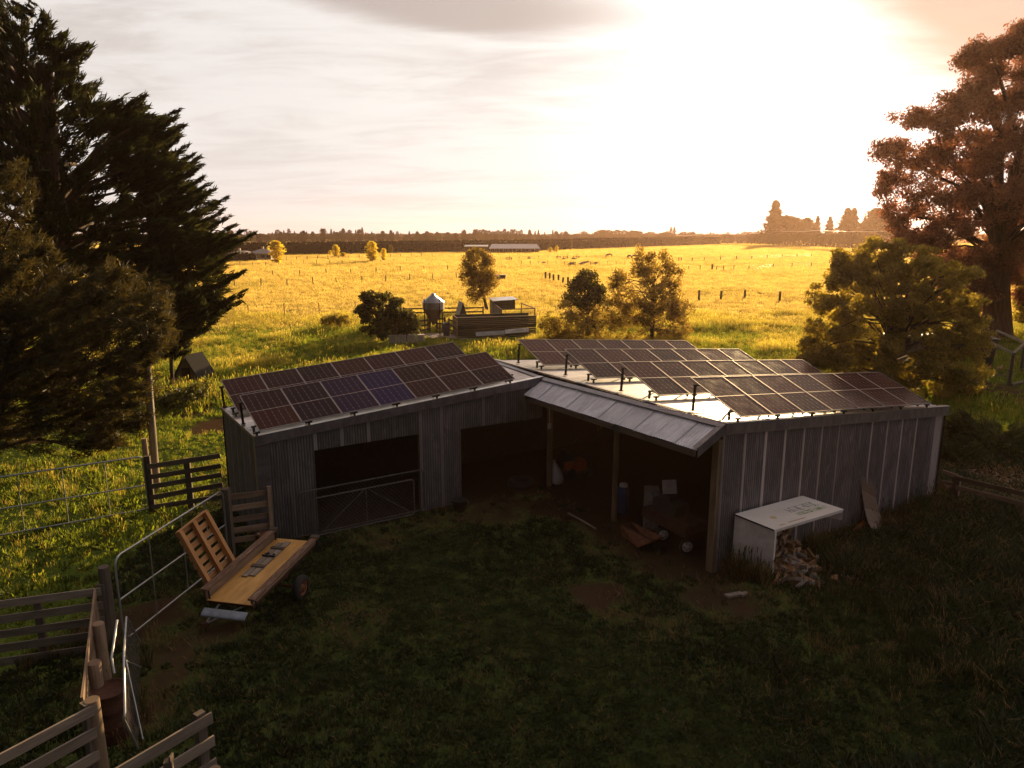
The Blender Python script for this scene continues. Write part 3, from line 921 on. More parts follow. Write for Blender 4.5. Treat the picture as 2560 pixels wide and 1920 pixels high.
M_GYARD = mat_leaf('yard_grass_blades', (0.036, 0.046, 0.017), (0.052, 0.064, 0.017), 0.4, 0.5, 0.03)
M_GLUSH = mat_leaf('lush_grass_blades', (0.055, 0.085, 0.016), (0.225, 0.265, 0.02), 0.58, 0.45, 0.04, 0.7, 0.5)
M_GGOLD = mat_leaf('golden_grass_blades', (0.30, 0.23, 0.05), (0.78, 0.57, 0.14), 0.58, 0.22, 0.03, 0.5, 0.3)
M_GMID = mat_leaf('ripening_grass_blades', (0.12, 0.12, 0.025), (0.52, 0.41, 0.06), 0.55, 0.4, 0.03, 0.7, 0.4)
M_GDRY = mat_leaf('dry_straw_blades', (0.16, 0.11, 0.05), (0.20, 0.13, 0.05), 0.4, 0.4, 0.03)

# (x, y, r) discs kept free of tall grass
CLEAR = [(G(x, y).x, G(x, y).y, r_) for x, y, r_ in ((985, 858, .9), (1015, 857, .9), (1048, 856, .9), (1090, 842, 1.4), (1120, 842, 1.2), (1180, 848, 1.0), (1230, 846, 1.0), (1280, 844, 1.0), (1320, 842, 1.0), (460, 955, 1.3), (490, 955, 1.0))]
def sow(n, x0, x1, y0, y1, test, seed):
    r = np.random.default_rng(seed)
    x, y = r.uniform(x0, x1, n), r.uniform(y0, y1, n)
    k = (np.abs(x) < 0.74 * np.maximum(y, 0) + 6) & ~inside_shed(x, y, 0.05)
    x, y = x[k], y[k]
    d, f, yd = masks(x, y)
    p, s, kind = test(x, y, d, f, yd, r)
    for cx, cy, cr in CLEAR:
        p = p * (np.hypot(x - cx, y - cy) > cr)
    keep = r.uniform(0, 1, len(x)) < p
    x, y, s, kind = x[keep], y[keep], s[keep], kind[keep]
    z = np.zeros_like(x)
    return np.stack([x, y, z], -1), r.uniform(0, 6.28, len(x)), s, kind

def make_grass():
    # mown yard
    src = [tuft_mesh('yard_tuft', 16, .085, .13, .012, .8, M_GYARD, 1), tuft_mesh('yard_tuft', 14, .12, .12, .012, 1.0, M_GYARD, 2),
           tuft_mesh('yard_tuft', 12, .05, .13, .03, 1.3, M_GYARD, 3, leafy=True), tuft_mesh('yard_tuft', 10, .10, .12, .012, 1.2, M_GDRY, 4)]
    def t(x, y, d, f, yd, r):
        p = (1 - 0.93 * sst(d, .3, .75)) * (yd > 0.3)
        big = fbm(x, y, .45, 71)
        rough = sst(x - 0.25 * y + (big - .5) * 8, 2.0, 6.0)        # unmown right-hand side
        s = (0.95 + 0.15 * sst(big, .4, .7)) * r.uniform(.7, 1.3, len(x)) * (1 + 1.5 * rough)
        k = r.integers(0, 3, len(x))
        k = np.where(r.uniform(0, 1, len(x)) < 0.10 + .5 * sst(d, .15, .5), 3, k)
        return p, s, k
    scatter('yard_grass', 'dark mown grass and weeds of the yard', *sow(62000, -11, 21, 6.5, 30, t, 5), src)
    # paddock on the left and weeds behind the shed
    src = [tuft_mesh('long_tuft', 22, .34, .22, .016, .6, M_GLUSH, 11, .05), tuft_mesh('long_tuft', 18, .26, .22, .03, .8, M_GLUSH, 12, leafy=True),
           tuft_mesh('long_tuft', 20, .42, .22, .016, .5, M_GMID, 13, .25), tuft_mesh('long_tuft', 18, .20, .22, .018, .9, M_GLUSH, 14)]
    def t(x, y, d, f, yd, r):
        p = (1 - 0.9 * sst(d, .3, .75)) * (yd < 0.4) * (1 - .75 * f)
        near = sst(y, 24, 34)
        s = (0.45 + .75 * sst(fbm(x, y, .25, 81), .35, .7)) * r.uniform(.7, 1.35, len(x)) * (.50 + .5 * near)
        k = r.integers(0, 2, len(x)) + 0
        g = fbm(x, y, .13, 91)
        k = np.where(r.uniform(0, 1, len(x)) < .10 + .8 * sst(g + (y - 52) * .014, .45, .65), 2, k)
        k = np.where(r.uniform(0, 1, len(x)) < .25, 3, k)
        return p, s, k
    scatter('long_grass', 'long green grass and weeds round the shed', *sow(190000, -62, 62, 12, 76, t, 6), src)
    # rank grass against the white cabinet, the wall feet and the old fences
    src = [tuft_mesh('rank_tuft', 26, .55, .16, .014, .35, M_GYARD, 31, .35), tuft_mesh('rank_tuft', 22, .40, .18, .02, .6, M_GYARD, 32), tuft_mesh('rank_tuft', 18, .45, .16, .013, .5, M_GDRY, 33, .5)]
    r = np.random.default_rng(44)
    pts, sc = [], []
    def line(p, q, n, wid, smin, smax):
        for i in range(n):
            c = lerp(Vector(p), Vector(q), r.uniform(0, 1))
            q_ = Vector((c.x + r.normal(0, wid), c.y + r.normal(0, wid), 0)); v_ = r.uniform(smin, smax)
            if (q_ - OS).length < 1.25: v_ *= .45
            pts.append(tuple(q_)); sc.append(v_)
    OS = G(2165, 1350)
    side0, side1 = G(1838, 1432), G(1936, 1452)
    line(side0 - U * .22, side1 - U * .22, 46, .12, .7, 1.3)
    line(side1, G(1990, 1468), 8, .10, .3, .6)
    line(A0 + U * 3.3 - W_ * .18, A0 + U * 9.8 - W_ * .18, 150, .16, .4, .95)
    line(A0 + U * 3.2 - W_ * .9, A0 + U * 9.5 - W_ * .7, 170, .3, .35, .8)
    line(G(620, 1400), G(780, 1362), 16, .12, .3, .7)
    line(G(300, 1612), G(330, 1600), 12, .15, .4, .8)
    line(G(345, 1880), G(350, 1620), 40, .14, .35, .8)
    line(G(60, 1660), G(250, 1615), 40, .2, .35, .7)
    line(G(2060, 1560), G(2560, 1420), 240, 1.1, .35, .85)
    line(G(2150, 1760), G(2560, 1640), 160, .9, .35, .8)
    scatter('rank_grass', 'rank dark grass along the walls, the cabinet and the fences', np.array(pts), r.uniform(0, 6.28, len(pts)), np.array(sc), r.integers(0, 3, len(pts)), src)
    # golden pasture
    src = [tuft_mesh('gold_tuft', 26, .22, .45, .03, .7, M_GGOLD, 21, .35), tuft_mesh('gold_tuft', 24, .18, .45, .03, .9, M_GGOLD, 22, .2), tuft_mesh('gold_tuft', 22, .2, .42, .03, .8, M_GMID, 23, .1)]
    def t(x, y, d, f, yd, r):
        p = f * np.clip(95 / y, 0, 1) ** 1.2
        s = r.uniform(.7, 1.3, len(x)) * (.8 + .5 * fbm(x, y, .12, 101)) * np.clip(y / 110, .85, 1.4)
        k = r.integers(0, 2, len(x))
        k = np.where(r.uniform(0, 1, len(x)) < .06 + .5 * sst(fbm(x, y, .07, 111), .55, .7), 2, k)
        return p, s, k
    def t2(x, y, d, f, yd, r):
        p, s, k = t(x, y, d, f, yd, r)
        return np.ones_like(x), r.uniform(1.6, 2.6, len(x)), k
    A = sow(330000, -190, 190, 52, 250, t, 7)
    B = sow(170000, -330, 330, 240, 480, t2, 8)
    scatter('pasture_grass', 'golden seeding grass of the open pasture', *[np.concatenate([a, b]) for a, b in zip(A, B)], src)
make_grass()
# ------------------------------------------------------------------ trees
M_BARK = mat_wood('rough_bark', (0.075, 0.050, 0.035), (0.15, 0.105, 0.075), 0.9, 0.3)
M_BARKRED = mat_wood('stringy_red_bark', (0.10, 0.055, 0.038), (0.20, 0.115, 0.075), 0.9, 0.3)
M_CYP = mat_leaf('cypress_foliage', (0.026, 0.034, 0.014), (0.045, 0.045, 0.010), 0.3, 0.5, 0.04, 0.7, 0.5)
M_PINE = mat_leaf('pine_needles', (0.034, 0.036, 0.014), (0.085, 0.062, 0.014), 0.35, 0.5, 0.05, 0.7, 0.7)
M_EUC = mat_leaf('gum_leaves', (0.14, 0.062, 0.042), (0.46, 0.18, 0.09), 0.4, 0.45, 0.06, 0.6, 0.4)
M_OAK = mat_leaf('olive_leaves', (0.10, 0.088, 0.022), (0.48, 0.35, 0.035), 0.45, 0.5, 0.06, 0.7, 0.5)
M_BUSH = mat_leaf('dark_bush_leaves', (0.034, 0.044, 0.014), (0.13, 0.12, 0.014), 0.4, 0.5, 0.06, 0.6, 0.8)
M_AUT = mat_leaf('bronze_young_leaves', (0.12, 0.088, 0.028), (0.40, 0.26, 0.040), 0.5, 0.4, 0.05, 0.5, 0.6)
M_GOLDLEAF = mat_leaf('golden_poplar_leaves', (0.55, 0.43, 0.04), (0.90, 0.70, 0.05), 0.70, 0.2, 0.03, 0.4, 0.5)
M_FAR = mat_leaf('far_tree_foliage', (0.045, 0.040, 0.022), (0.06, 0.045, 0.018), 0.3, 0.4, 0.02, 0.5, 0.1)
M_HEDGE = mat_leaf('clipped_conifer_hedge', (0.028, 0.024, 0.014), (0.03, 0.024, 0.010), 0.25, 0.4, 0.02, 0.5, 0.15)
M_JUN = mat_leaf('juniper_foliage', (0.050, 0.062, 0.016), (0.09, 0.085, 0.014), 0.35, 0.5, 0.04, 0.8, 0.8)

def poly_sample(poly, n, r, gaps=()):
    P = np.array(poly, float)
    lo, hi = P.min(0), P.max(0)
    res = []
    tot = 0
    while tot < n:
        q = r.uniform(lo, hi, (n * 2, 2))
        ins = np.zeros(len(q), bool)
        j = len(P) - 1
        for i in range(len(P)):
            xi, yi = P[i]; xj, yj = P[j]
            c = ((yi > q[:, 1]) != (yj > q[:, 1])) & (q[:, 0] < (xj - xi) * (q[:, 1] - yi) / (yj - yi + 1e-9) + xi)
            ins ^= c
            j = i
        for gx, gy, gr in gaps:
            ins &= np.hypot(q[:, 0] - gx, q[:, 1] - gy) > gr
        res.append(q[ins]); tot += ins.sum()
    return np.concatenate(res)[:n]
def row_extent(poly, y):
    P = np.array(poly, float)
    xs = []
    for i in range(len(P)):
        (x0, y0), (x1, y1) = P[i - 1], P[i]
        if (y0 > y) != (y1 > y):
            xs.append(x0 + (x1 - x0) * (y - y0) / (y1 - y0))
    return (min(xs), max(xs)) if len(xs) >= 2 else (P[:, 0].mean() - 5, P[:, 0].mean() + 5)

def crown_points(poly, D, n, seed, depth=0.9, gaps=(), shell=0.0):
    """clump centres filling a rounded crown whose side view at distance D is poly"""
    r = np.random.default_rng(seed)
    q = poly_sample(poly, n, r, gaps)
    mpp = D / FPX
    pts = []
    for x, y in q:
        a, b = row_extent(poly, y)
        hw = max((b - a) / 2, 4)
        t = min(1, abs(x - (a + b) / 2) / hw)
        dr = hw * math.sqrt(max(0.02, 1 - t * t)) * depth * mpp
        u = r.uniform(-1, 1)
        u = math.copysign(abs(u) ** (1 - shell), u) if shell else u
        off = dr * u
        p = AT(x, y, D)
        pts.append((p.x, p.y + off, p.z))
    return np.array(pts)

def leaves(cent, per, rad, size, aspect, seed, axis=None, spread=1.0, flat=0.0, droop=0.0, squash=1.0):
    """leaf quads round clump centres; axis: per-clump preferred direction, spread 0..1 = how loosely it is followed"""
    r = np.random.default_rng(seed)
    n = len(cent) * per
    c = np.repeat(cent, per, 0)
    g = r.normal(0, 1, (n, 3))
    g /= np.linalg.norm(g, axis=1)[:, None]
    rr = rad * r.uniform(0, 1, n) ** 0.5
    off = g * rr[:, None]
    off[:, 2] *= squash
    d = r.normal(0, 1, (n, 3))
    if axis is not None:
        ax = np.repeat(axis, per, 0)
        d = d * spread + ax * 1.0
        s = r.uniform(-.2, 1.0, n)[:, None] * rad * 1.6
        off = off * 0.45 + ax * s
    d[:, 2] -= droop
    d /= np.linalg.norm(d, axis=1)[:, None]
    w = np.cross(d, r.normal(0, 1, (n, 3)))
    w /= np.linalg.norm(w, axis=1)[:, None] + 1e-9
    L = size * r.uniform(.6, 1.4, n)[:, None]
    Wd = L * aspect
    p = c + off
    V = np.stack([p - d * L * .5, p + w * Wd * .5, p + d * L * .5, p - w * Wd * .5], 1).reshape(-1, 3)
    F = np.arange(n * 4).reshape(-1, 4)
    cl = np.repeat(r.uniform(0, 1, len(cent)), per)
    lv = np.repeat(np.clip(.55 * r.uniform(0, 1, n) + .45 * cl, 0, 1), 4)
    return V, F, lv

def limbs_mb(org, base, tips, r0, r1, fork, seed, sag=0.0, n=6):
    """trunk from base to fork, limbs from along it to the tips"""
    rr = random.Random(seed)
    b = MB(org)
    base, fork = Vector(base), Vector(fork)
    k = [base, lerp(base, fork, .35) + Vector((rr.uniform(-.1, .1), rr.uniform(-.1, .1), 0)) * r0 * 2, lerp(base, fork, .7), fork]
    b.tube([k[0] - Vector((0, 0, .2)), k[0] + Vector((0, 0, .15)), k[1], k[2], k[3]], [r0 * 1.35, r0 * 1.1, r0 * .9, r0 * .72, r0 * .5], 10)
    br = MB(org)
    for t in tips:
        t = Vector(t)
        f = rr.uniform(.45, 1.0)
        s = lerp(base, fork, f)
        if t.z < s.z - .5:
            s = lerp(base, fork, max(.2, min(1, (t.z - base.z) / max(.1, fork.z - base.z) * .8)))
        m = lerp(s, t, .5) + Vector((rr.uniform(-.08, .08), rr.uniform(-.08, .08), .10 - sag)) * (t - s).length
        ra = min(r0 * .5, r1 * rr.uniform(.7, 1.2) * (0.5 + (t - s).length / 6))
        br.tube([s, lerp(s, m, .6), m, lerp(m, t, .6), t], [ra, ra * .8, ra * .6, ra * .4, ra * .12], n, cap=False)
    return b, br

def tree(name, label, cat, base, poly, D, mat, bark, clumps, per, rad, size, aspect, seed, r0=.2, fork_px=None, ntips=30, gaps=(), depth=.9, group=None, style='leaf', droop=0, lumps=0, lsig=1.0, crown='crown', r1=.08, squash=.8, spread=.7, sag=0.0, boughs=()):
    base = Vector(base)
    root = thing(name, label, cat, base, 0, group)
    if lumps:                                       # uneven crown: leaf clumps gathered into separate masses
        L0 = crown_points(poly, D, lumps, seed, depth, gaps)
        rl = np.random.default_rng(seed + 7)
        C = L0[rl.integers(0, lumps, clumps)] + rl.normal(0, 1, (clumps, 3)) * lsig * np.array([1, 1, .75])
    else:
        C = crown_points(poly, D, clumps, seed, depth, gaps)
    C[:, 2] = np.maximum(C[:, 2], .15)
    r = np.random.default_rng(seed + 1)
    P = np.array(poly, float)
    fk = AT(*fork_px, D) if fork_px else AT(P[:, 0].mean(), P[:, 1].mean(), D)
    ax = None
    if style == 'spray':
        t = np.array([base.x, base.y, 0])[None, :]
        d = C - t
        hgt = np.clip((C[:, 2] - base.z) / max(1, (fk.z - base.z)), 0, 1.4)
        d[:, 2] = np.linalg.norm(d[:, :2], axis=1) * (.10 + .55 * hgt ** 1.5) + .2
        d /= np.linalg.norm(d, axis=1)[:, None]
        d += r.normal(0, .16, d.shape)
        d /= np.linalg.norm(d, axis=1)[:, None]
        ax = d
    V, F, lv = leaves(C, per, rad, size, aspect, seed + 2, ax, spread, 0, droop, squash)
    if boughs:                                      # single spiky boughs that stand out of the outline
        bc, ba = [], []
        for (bx, by) in boughs:
            tip = AT(bx, by, D + r.uniform(-2, 2))
            q0 = AT(lerp(fork_px[0], bx, .60), by + (bx - fork_px[0]) * .09 + 10, D)
            dr = (tip - q0)
            n_ = max(5, int(dr.length / .28))
            for j in range(n_):
                f = j / (n_ - 1)
                c_ = lerp(q0, tip, f) - Vector((0, 0, .10 * dr.length * math.sin(math.pi * f)))
                k_ = 3 if f < .5 else (2 if f < .85 else 1)
                for _ in range(k_):
                    bc.append(np.array(c_) + r.normal(0, .17 * (1.15 - f), 3)); ba.append(np.array(dr.normalized() + Vector((0, 0, .25))))
        V2, F2, lv2 = leaves(np.array(bc), 40, rad * .42, size * .75, aspect, seed + 9, np.array(ba), spread * 1.3)
        F = np.concatenate([F, F2 + len(V)]); V = np.concatenate([V, V2]); lv = np.concatenate([lv, lv2])
    V[:, 2] = np.maximum(V[:, 2], 0.03)
    np_mesh(crown, V - np.array(base), F, mat, root, {'lv': lv})
    tips = C[r.permutation(len(C))[:ntips]]
    tb, bb = limbs_mb(base, base, tips, r0, r1, fk, seed, sag)
    tk = tb.build('trunk', bark, root)
    bb.build('limbs', bark, root)
    return root

# the big dark cypress on the left
CYP = [(-260, -60), (10, -30), (30, 30), (62, 28), (52, 75), (108, 50), (90, 90), (206, 122), (180, 145), (176, 182), (215, 215), (225, 250), (262, 272), (350, 252), (330, 285),
       (428, 283), (410, 310), (440, 325), (432, 365), (440, 385), (480, 405), (470, 450), (505, 470), (548, 505), (540, 540), (565, 572), (610, 592), (560, 620), (570, 655), (590, 685),
       (560, 715), (592, 735), (540, 770), (520, 805), (470, 835), (440, 850), (400, 850), (330, 800), (200, 840), (0, 860), (-260, 860)]
CYPB = [(26, 60), (150, 150), (196, 212), (240, 262), (398, 296), (410, 336), (455, 372), (470, 395), (492, 420), (500, 448), (525, 480), (530, 516), (560, 548), (596, 582), (556, 612), (560, 655), (588, 690), (545, 722), (572, 748), (520, 790), (62, 22), (30, 24), (108, 46), (100, 96), (212, 118), (180, 180), (222, 232), (300, 262), (352, 246), (345, 268), (436, 280), (430, 300), (446, 322), (440, 352), (446, 384), (485, 400), (470, 432), (510, 466), (500, 490), (552, 502), (548, 530), (572, 570), (622, 590), (600, 606), (575, 640), (600, 682), (570, 700), (600, 734), (585, 760), (545, 775), (530, 808), (480, 838)]
BX = AT(120, 700, 38)
tree('cypress_tree', 'huge dark cypress filling the upper left, its spiky boughs reaching over the pasture', 'tree', (BX.x, 38, 0), [(x if x < 150 else 150 + (x - 150) * .88, y + (8 if x > 150 else 14)) for x, y in CYP], 38, M_CYP, M_BARK, 2100, 56, .55, .50, .15, 41,
     r0=.75, fork_px=(110, 160), ntips=110, style='spray', depth=.75, r1=.13, spread=.32, boughs=CYPB, gaps=[(298, 415, 14), (250, 440, 10), (172, 190, 16), (150, 215, 10), (330, 500, 10)])
# dark skirt that runs down behind the power pole
tree('cypress_tree', 'young thin-stemmed cypress behind the power pole, under the huge cypress', 'tree', G(432, 975), [(350, 640), (440, 640), (510, 740), (560, 770), (500, 830), (470, 880), (430, 900), (390, 880), (340, 820), (300, 760)], 36.5, M_CYP, M_BARK, 170, 46, .5, .5, .22, 43,
     r0=.10, fork_px=(420, 700), ntips=40, style='spray', depth=.9, r1=.04, spread=.5)
# the pine in front of it
PINE = [(-120, 620), (60, 640), (85, 600), (110, 650), (150, 720), (200, 690), (235, 720), (262, 676), (282, 672), (300, 720), (365, 715), (392, 770), (405, 850), (385, 910), (340, 930), (360, 960), (352, 1010), (300, 1035), (352, 1030), (335, 1075),
        (270, 1090), (300, 1110), (225, 1135), (150, 1110), (60, 1085), (-20, 1140), (-120, 1180)]
tree('pine_tree', 'bushy yellow-green pine in front of the huge cypress, above the far pipe gate', 'tree', Vector((AT(-110, 960, 22.6).x, 22.6, 0)), PINE, 22.6, M_PINE, M_BARK, 1150, 70, .34, .30, .085, 47,
     r0=.16, fork_px=(60, 760), ntips=110, style='spray', depth=.6, r1=.05, spread=.75, gaps=[(330, 985, 12), (150, 1085, 18), (60, 1100, 20)])
tree('pine_tree', 'pine at the left edge showing only a few tufted bough ends against the cypress', 'tree', Vector((AT(-150, 960, 21).x, 21, 0)), [(-260, 380), (-60, 420), (30, 425), (62, 440), (70, 480), (40, 540), (10, 600), (60, 570), (80, 590), (60, 640), (20, 700), (-100, 900), (-260, 900)], 21, M_PINE, M_BARK, 300, 70, .30, .27, .085, 49,
     r0=.2, fork_px=(-150, 480), ntips=40, style='spray', depth=.6, r1=.05, spread=.75)

# gum tree on the right
EUC = [(2501, 84), (2470, 100), (2441, 120), (2420, 140), (2404, 160), (2412, 195), (2385, 215), (2374, 250), (2376, 290), (2354, 262), (2330, 280), (2302, 275), (2278, 318), (2254, 338), (2225, 368), (2226, 400), (2223, 438), (2209, 452), (2231, 475), (2227, 533), (2240, 570), (2254, 600),
       (2290, 625), (2330, 655), (2390, 690), (2430, 750), (2455, 740), (2462, 670), (2525, 670), (2545, 760), (2640, 740), (2760, 560), (2780, 300), (2700, 120), (2600, 60), (2550, 75), (2530, 100)]
tree('gum_tree', 'tall spreading gum tree at the right edge glowing red-brown against the sun', 'tree', G(2492, 842), EUC, 58, M_EUC, M_BARKRED, 1500, 115, .76, .27, .40, 53,
     r0=1.05, fork_px=(2500, 560), ntips=46, depth=.7, r1=.10, lumps=380, lsig=.42, squash=.75, droop=.4,
     gaps=[(2294, 378, 17), (2398, 314, 17), (2417, 462, 22), (2338, 535, 17), (2533, 438, 18), (2440, 430, 12), (2262, 465, 9), (2360, 500, 12), (2320, 430, 9), (2500, 300, 12), (2470, 350, 12), (2390, 400, 10), (2450, 560, 12), (2360, 585, 10)])
tree('understorey_tree', 'dense low reddish tree hanging left of the gum tree trunk', 'tree', gz(AT(2425, 800, 61)), [(2335, 650), (2380, 620), (2440, 630), (2472, 660), (2462, 740), (2440, 800), (2400, 790), (2370, 745), (2345, 700)], 61, M_EUC, M_BARKRED, 170, 120, .6, .26, .4, 55, r0=.15, fork_px=(2420, 710), ntips=24, depth=.9, r1=.05, droop=.5)
tree('understorey_tree', 'low tree cut off by the right edge, right of the gum tree trunk', 'tree', gz(AT(2590, 820, 60)), [(2540, 700), (2600, 660), (2680, 680), (2680, 800), (2600, 830), (2550, 800)], 60, M_OAK, M_BARKRED, 120, 110, .6, .24, .45, 56, r0=.15, fork_px=(2600, 740), ntips=20, depth=.9, r1=.05)
# broad shrub behind the right end of the shed
RB = [(2076, 676), (2093, 647), (2135, 627), (2176, 614), (2222, 610), (2268, 627), (2318, 622), (2334, 656), (2392, 651), (2417, 668), (2430, 735), (2446, 826), (2442, 905), (2430, 959), (2409, 1001), (2370, 1030), (2300, 1020), (2200, 960), (2080, 930), (2002, 893),
      (2014, 818), (2043, 793), (2060, 760), (2047, 726), (2081, 697)]
tree('broadleaf_tree', 'broad olive-green tree behind the right end of the shed', 'tree', Vector((AT(2240, 900, 36.5).x, 36.5, 0)), RB, 36.5, M_OAK, M_BARK, 1200, 85, .34, .16, .5, 59,
     r0=.16, fork_px=(2240, 800), ntips=120, depth=.7, r1=.05, lumps=360, lsig=.26, squash=.7, gaps=[(2095, 735, 14), (2110, 700, 8), (2200, 800, 8), (2150, 850, 8), (2290, 880, 8), (2240, 690, 7), (2350, 790, 8)])
# trees in the middle distance
WIL = [(1644, 614), (1613, 626), (1600, 650), (1585, 655), (1577, 683), (1540, 687), (1532, 724), (1532, 757), (1544, 805), (1556, 850), (1620, 860), (1690, 852), (1715, 838), (1711, 805), (1716, 765), (1707, 708), (1690, 675), (1680, 655), (1666, 640)]
tree('birch_tree', 'tall loose bronze-leaved tree behind the farthest solar row', 'tree', Vector((AT(1630, 840, 55).x, 55, 0)), WIL, 55, M_AUT, M_BARK, 330, 60, .42, .18, .5, 61, r0=.16, fork_px=(1635, 690), ntips=90, depth=.8, r1=.05, lumps=150, lsig=.32, droop=.5, squash=1.0,
     gaps=[(1600, 700, 8), (1650, 680, 7), (1690, 730, 8), (1560, 720, 7), (1620, 760, 8)])
tree('ivy_clad_tree', 'rounded dark green treetop left of the tall bronze tree', 'tree', Vector((AT(1468, 840, 56).x, 56, 0)), [(1467, 672), (1450, 690), (1424, 714), (1414, 740), (1416, 760), (1460, 770), (1515, 762), (1513, 730), (1491, 706), (1484, 685)], 56, M_BUSH, M_BARK, 120, 80, .45, .17, .5, 63, r0=.12, fork_px=(1468, 740), ntips=20, depth=.8)
tree('scrub_tree', 'sparse twiggy scrub tree below the rounded dark treetop', 'tree', G(1500, 846), [(1416, 757), (1398, 765), (1381, 815), (1361, 846), (1440, 856), (1528, 850), (1540, 800), (1530, 757), (1470, 765)], 54.5, M_AUT, M_BARK, 110, 60, .5, .17, .5, 65, r0=.10, fork_px=(1480, 800), ntips=50, depth=.8, r1=.04)
tree('slender_tree', 'slender leafy tree standing behind the chicken run', 'tree', G(1217, 775), [(1191, 618), (1167, 634), (1153, 662), (1155, 683), (1147, 707), (1167, 719), (1171, 752), (1191, 756), (1208, 745), (1228, 723), (1244, 699), (1236, 670), (1228, 646), (1208, 626)], 76, M_AUT, M_BARK, 150, 70, .55, .2, .5, 67, r0=.18, fork_px=(1200, 690), ntips=40, depth=.9, r1=.06,
     gaps=[(1215, 690, 5), (1180, 725, 4), (1205, 720, 5)])
tree('round_bush_tree', 'round dark leafy tree left of the feed silo', 'tree', G(957, 853), [(907, 748), (931, 729), (960, 725), (984, 744), (998, 764), (1008, 772), (988, 797), (980, 835), (955, 842), (920, 826), (911, 821), (905, 785)], 55, M_BUSH, M_BARK, 130, 110, .34, .20, .5, 69, r0=.16, fork_px=(950, 790), ntips=30, depth=.9, lumps=60, lsig=.26)
tree('round_bush', 'low dark bush right of the round dark tree, above the white concrete blocks', 'bush', G(1012, 846), [(985, 790), (1000, 780), (1030, 780), (1045, 803), (1042, 836), (1010, 842), (980, 838)], 56, M_BUSH, M_BARK, 90, 70, .36, .16, .5, 71, r0=.08, fork_px=(1012, 810), ntips=14, depth=.9)
# bramble and weeds near the bins
for i, (poly, D, lab) in enumerate([
    ([(1350, 800), (1375, 775), (1400, 800), (1440, 830), (1400, 850), (1355, 845)], 55, 'yellow-green bramble at the right end of the timber bin'),
    ([(805, 800), (830, 785), (860, 790), (880, 800), (870, 812), (810, 812)], 62, 'low leafy weed patch standing in the long grass left of the round dark tree'),
    ([(2010, 880), (1985, 900), (2000, 915), (2060, 920), (2060, 890)], 36, 'bright leafy shoots under the broad olive-green tree'),
    ([(370, 960), (420, 985), (480, 965), (520, 960), (500, 1000), (420, 1020), (370, 1005)], 34, 'scraggly dark bush at the foot of the power pole')]):
    c = np.array(poly).mean(0)
    tree('bramble' if i == 0 else 'leafy_shrub', lab, 'bush', Vector((AT(c[0], c[1], D).x, D, 0)), poly, D, M_OAK if i != 3 else M_BUSH, M_BARK, 60, 60, .3, .14, .5, 80 + i, r0=.03, ntips=14, depth=.9, r1=.02)
# creeping juniper at the right edge
for i, (poly, D, lab) in enumerate([
    ([(2368, 1060), (2420, 1050), (2490, 1080), (2560, 1075), (2640, 1090), (2640, 1140), (2560, 1130), (2480, 1150), (2420, 1150), (2372, 1140)], 27.5, 'low feathery juniper spreading at the right edge beyond the shed corner'),
    ([(2366, 1120), (2420, 1135), (2440, 1170), (2380, 1185), (2362, 1180)], 25.5, 'small juniper clump just behind the rail fence at the shed corner')]):
    c = np.array(poly).mean(0)
    tree('juniper', lab, 'bush', Vector((AT(c[0], c[1], D).x, D, 0)), poly, D, M_JUN, M_BARK, 260 if i == 0 else 50, 60, .32, .26, .13, 90 + i, r0=.05, ntips=20, depth=.7, style='spray', r1=.03, spread=.5)
# ------------------------------------------------------------------ near things: fences, gates, trailer, drums
M_PLY = mat_wood('yellow_plywood', (0.60, 0.33, 0.10), (0.72, 0.42, 0.14), 0.6, 0.25, 0.05)
M_PALLET = mat_wood('new_pallet_pine', (0.46, 0.22, 0.085), (0.58, 0.31, 0.13), 0.75, 0.6, 0.15)
M_FLAKY = None
M_OLDPIPE = mat_plain('dull_old_pipe', (.13, .12, .115), .6, .3, .3)
def mat_flaky():
    m, n = material('flaking_painted_plank')
    u = uvec(n)
    v = n('ShaderNodeVectorMath', {0: u, 1: (3.1, 1.7, 0)}, operation='ADD').outputs[0]
    g = n.noise(n.mapping(v, scale=(3, 60, 1)), 1.0, 5, 0.7, .5)
    g2 = n.noise(n.mapping(v, scale=(5, 22, 1)), 1.0, 4, 0.7)
    c = n.mix(n.rng(g, .35, .65), (0.10, 0.055, 0.035), (0.22, 0.13, 0.085))
    pk = n.math('MULTIPLY', n.rng(g, .52, .60), n.rng(g2, .45, .6))
    c = n.mix(n.math('MULTIPLY', pk, .8), c, (0.46, 0.38, 0.34))
    b = n('ShaderNodeBsdfPrincipled', {'Base Color': c, 'Roughness': 0.85, 'Normal': bump(n, g, .8, .008), 'Specular IOR Level': 0.2})
    out(n, b.outputs[0])
    return m
M_FLAKY = mat_flaky()
UP = Vector((0, 0, 1))
def onplane(px, py, o, nrm):
    d = ray(px, py); c = Vector((0, 0, CAM_H))
    return c + d * ((Vector(o) - c).dot(nrm) / d.dot(nrm))
def onwall(px, py, off=0.0):
    return onplane(px, py, A0 - W_ * off, W_)
def onfront(px, py, off=0.0):
    return onplane(px, py, P3 - W_ * off, W_)

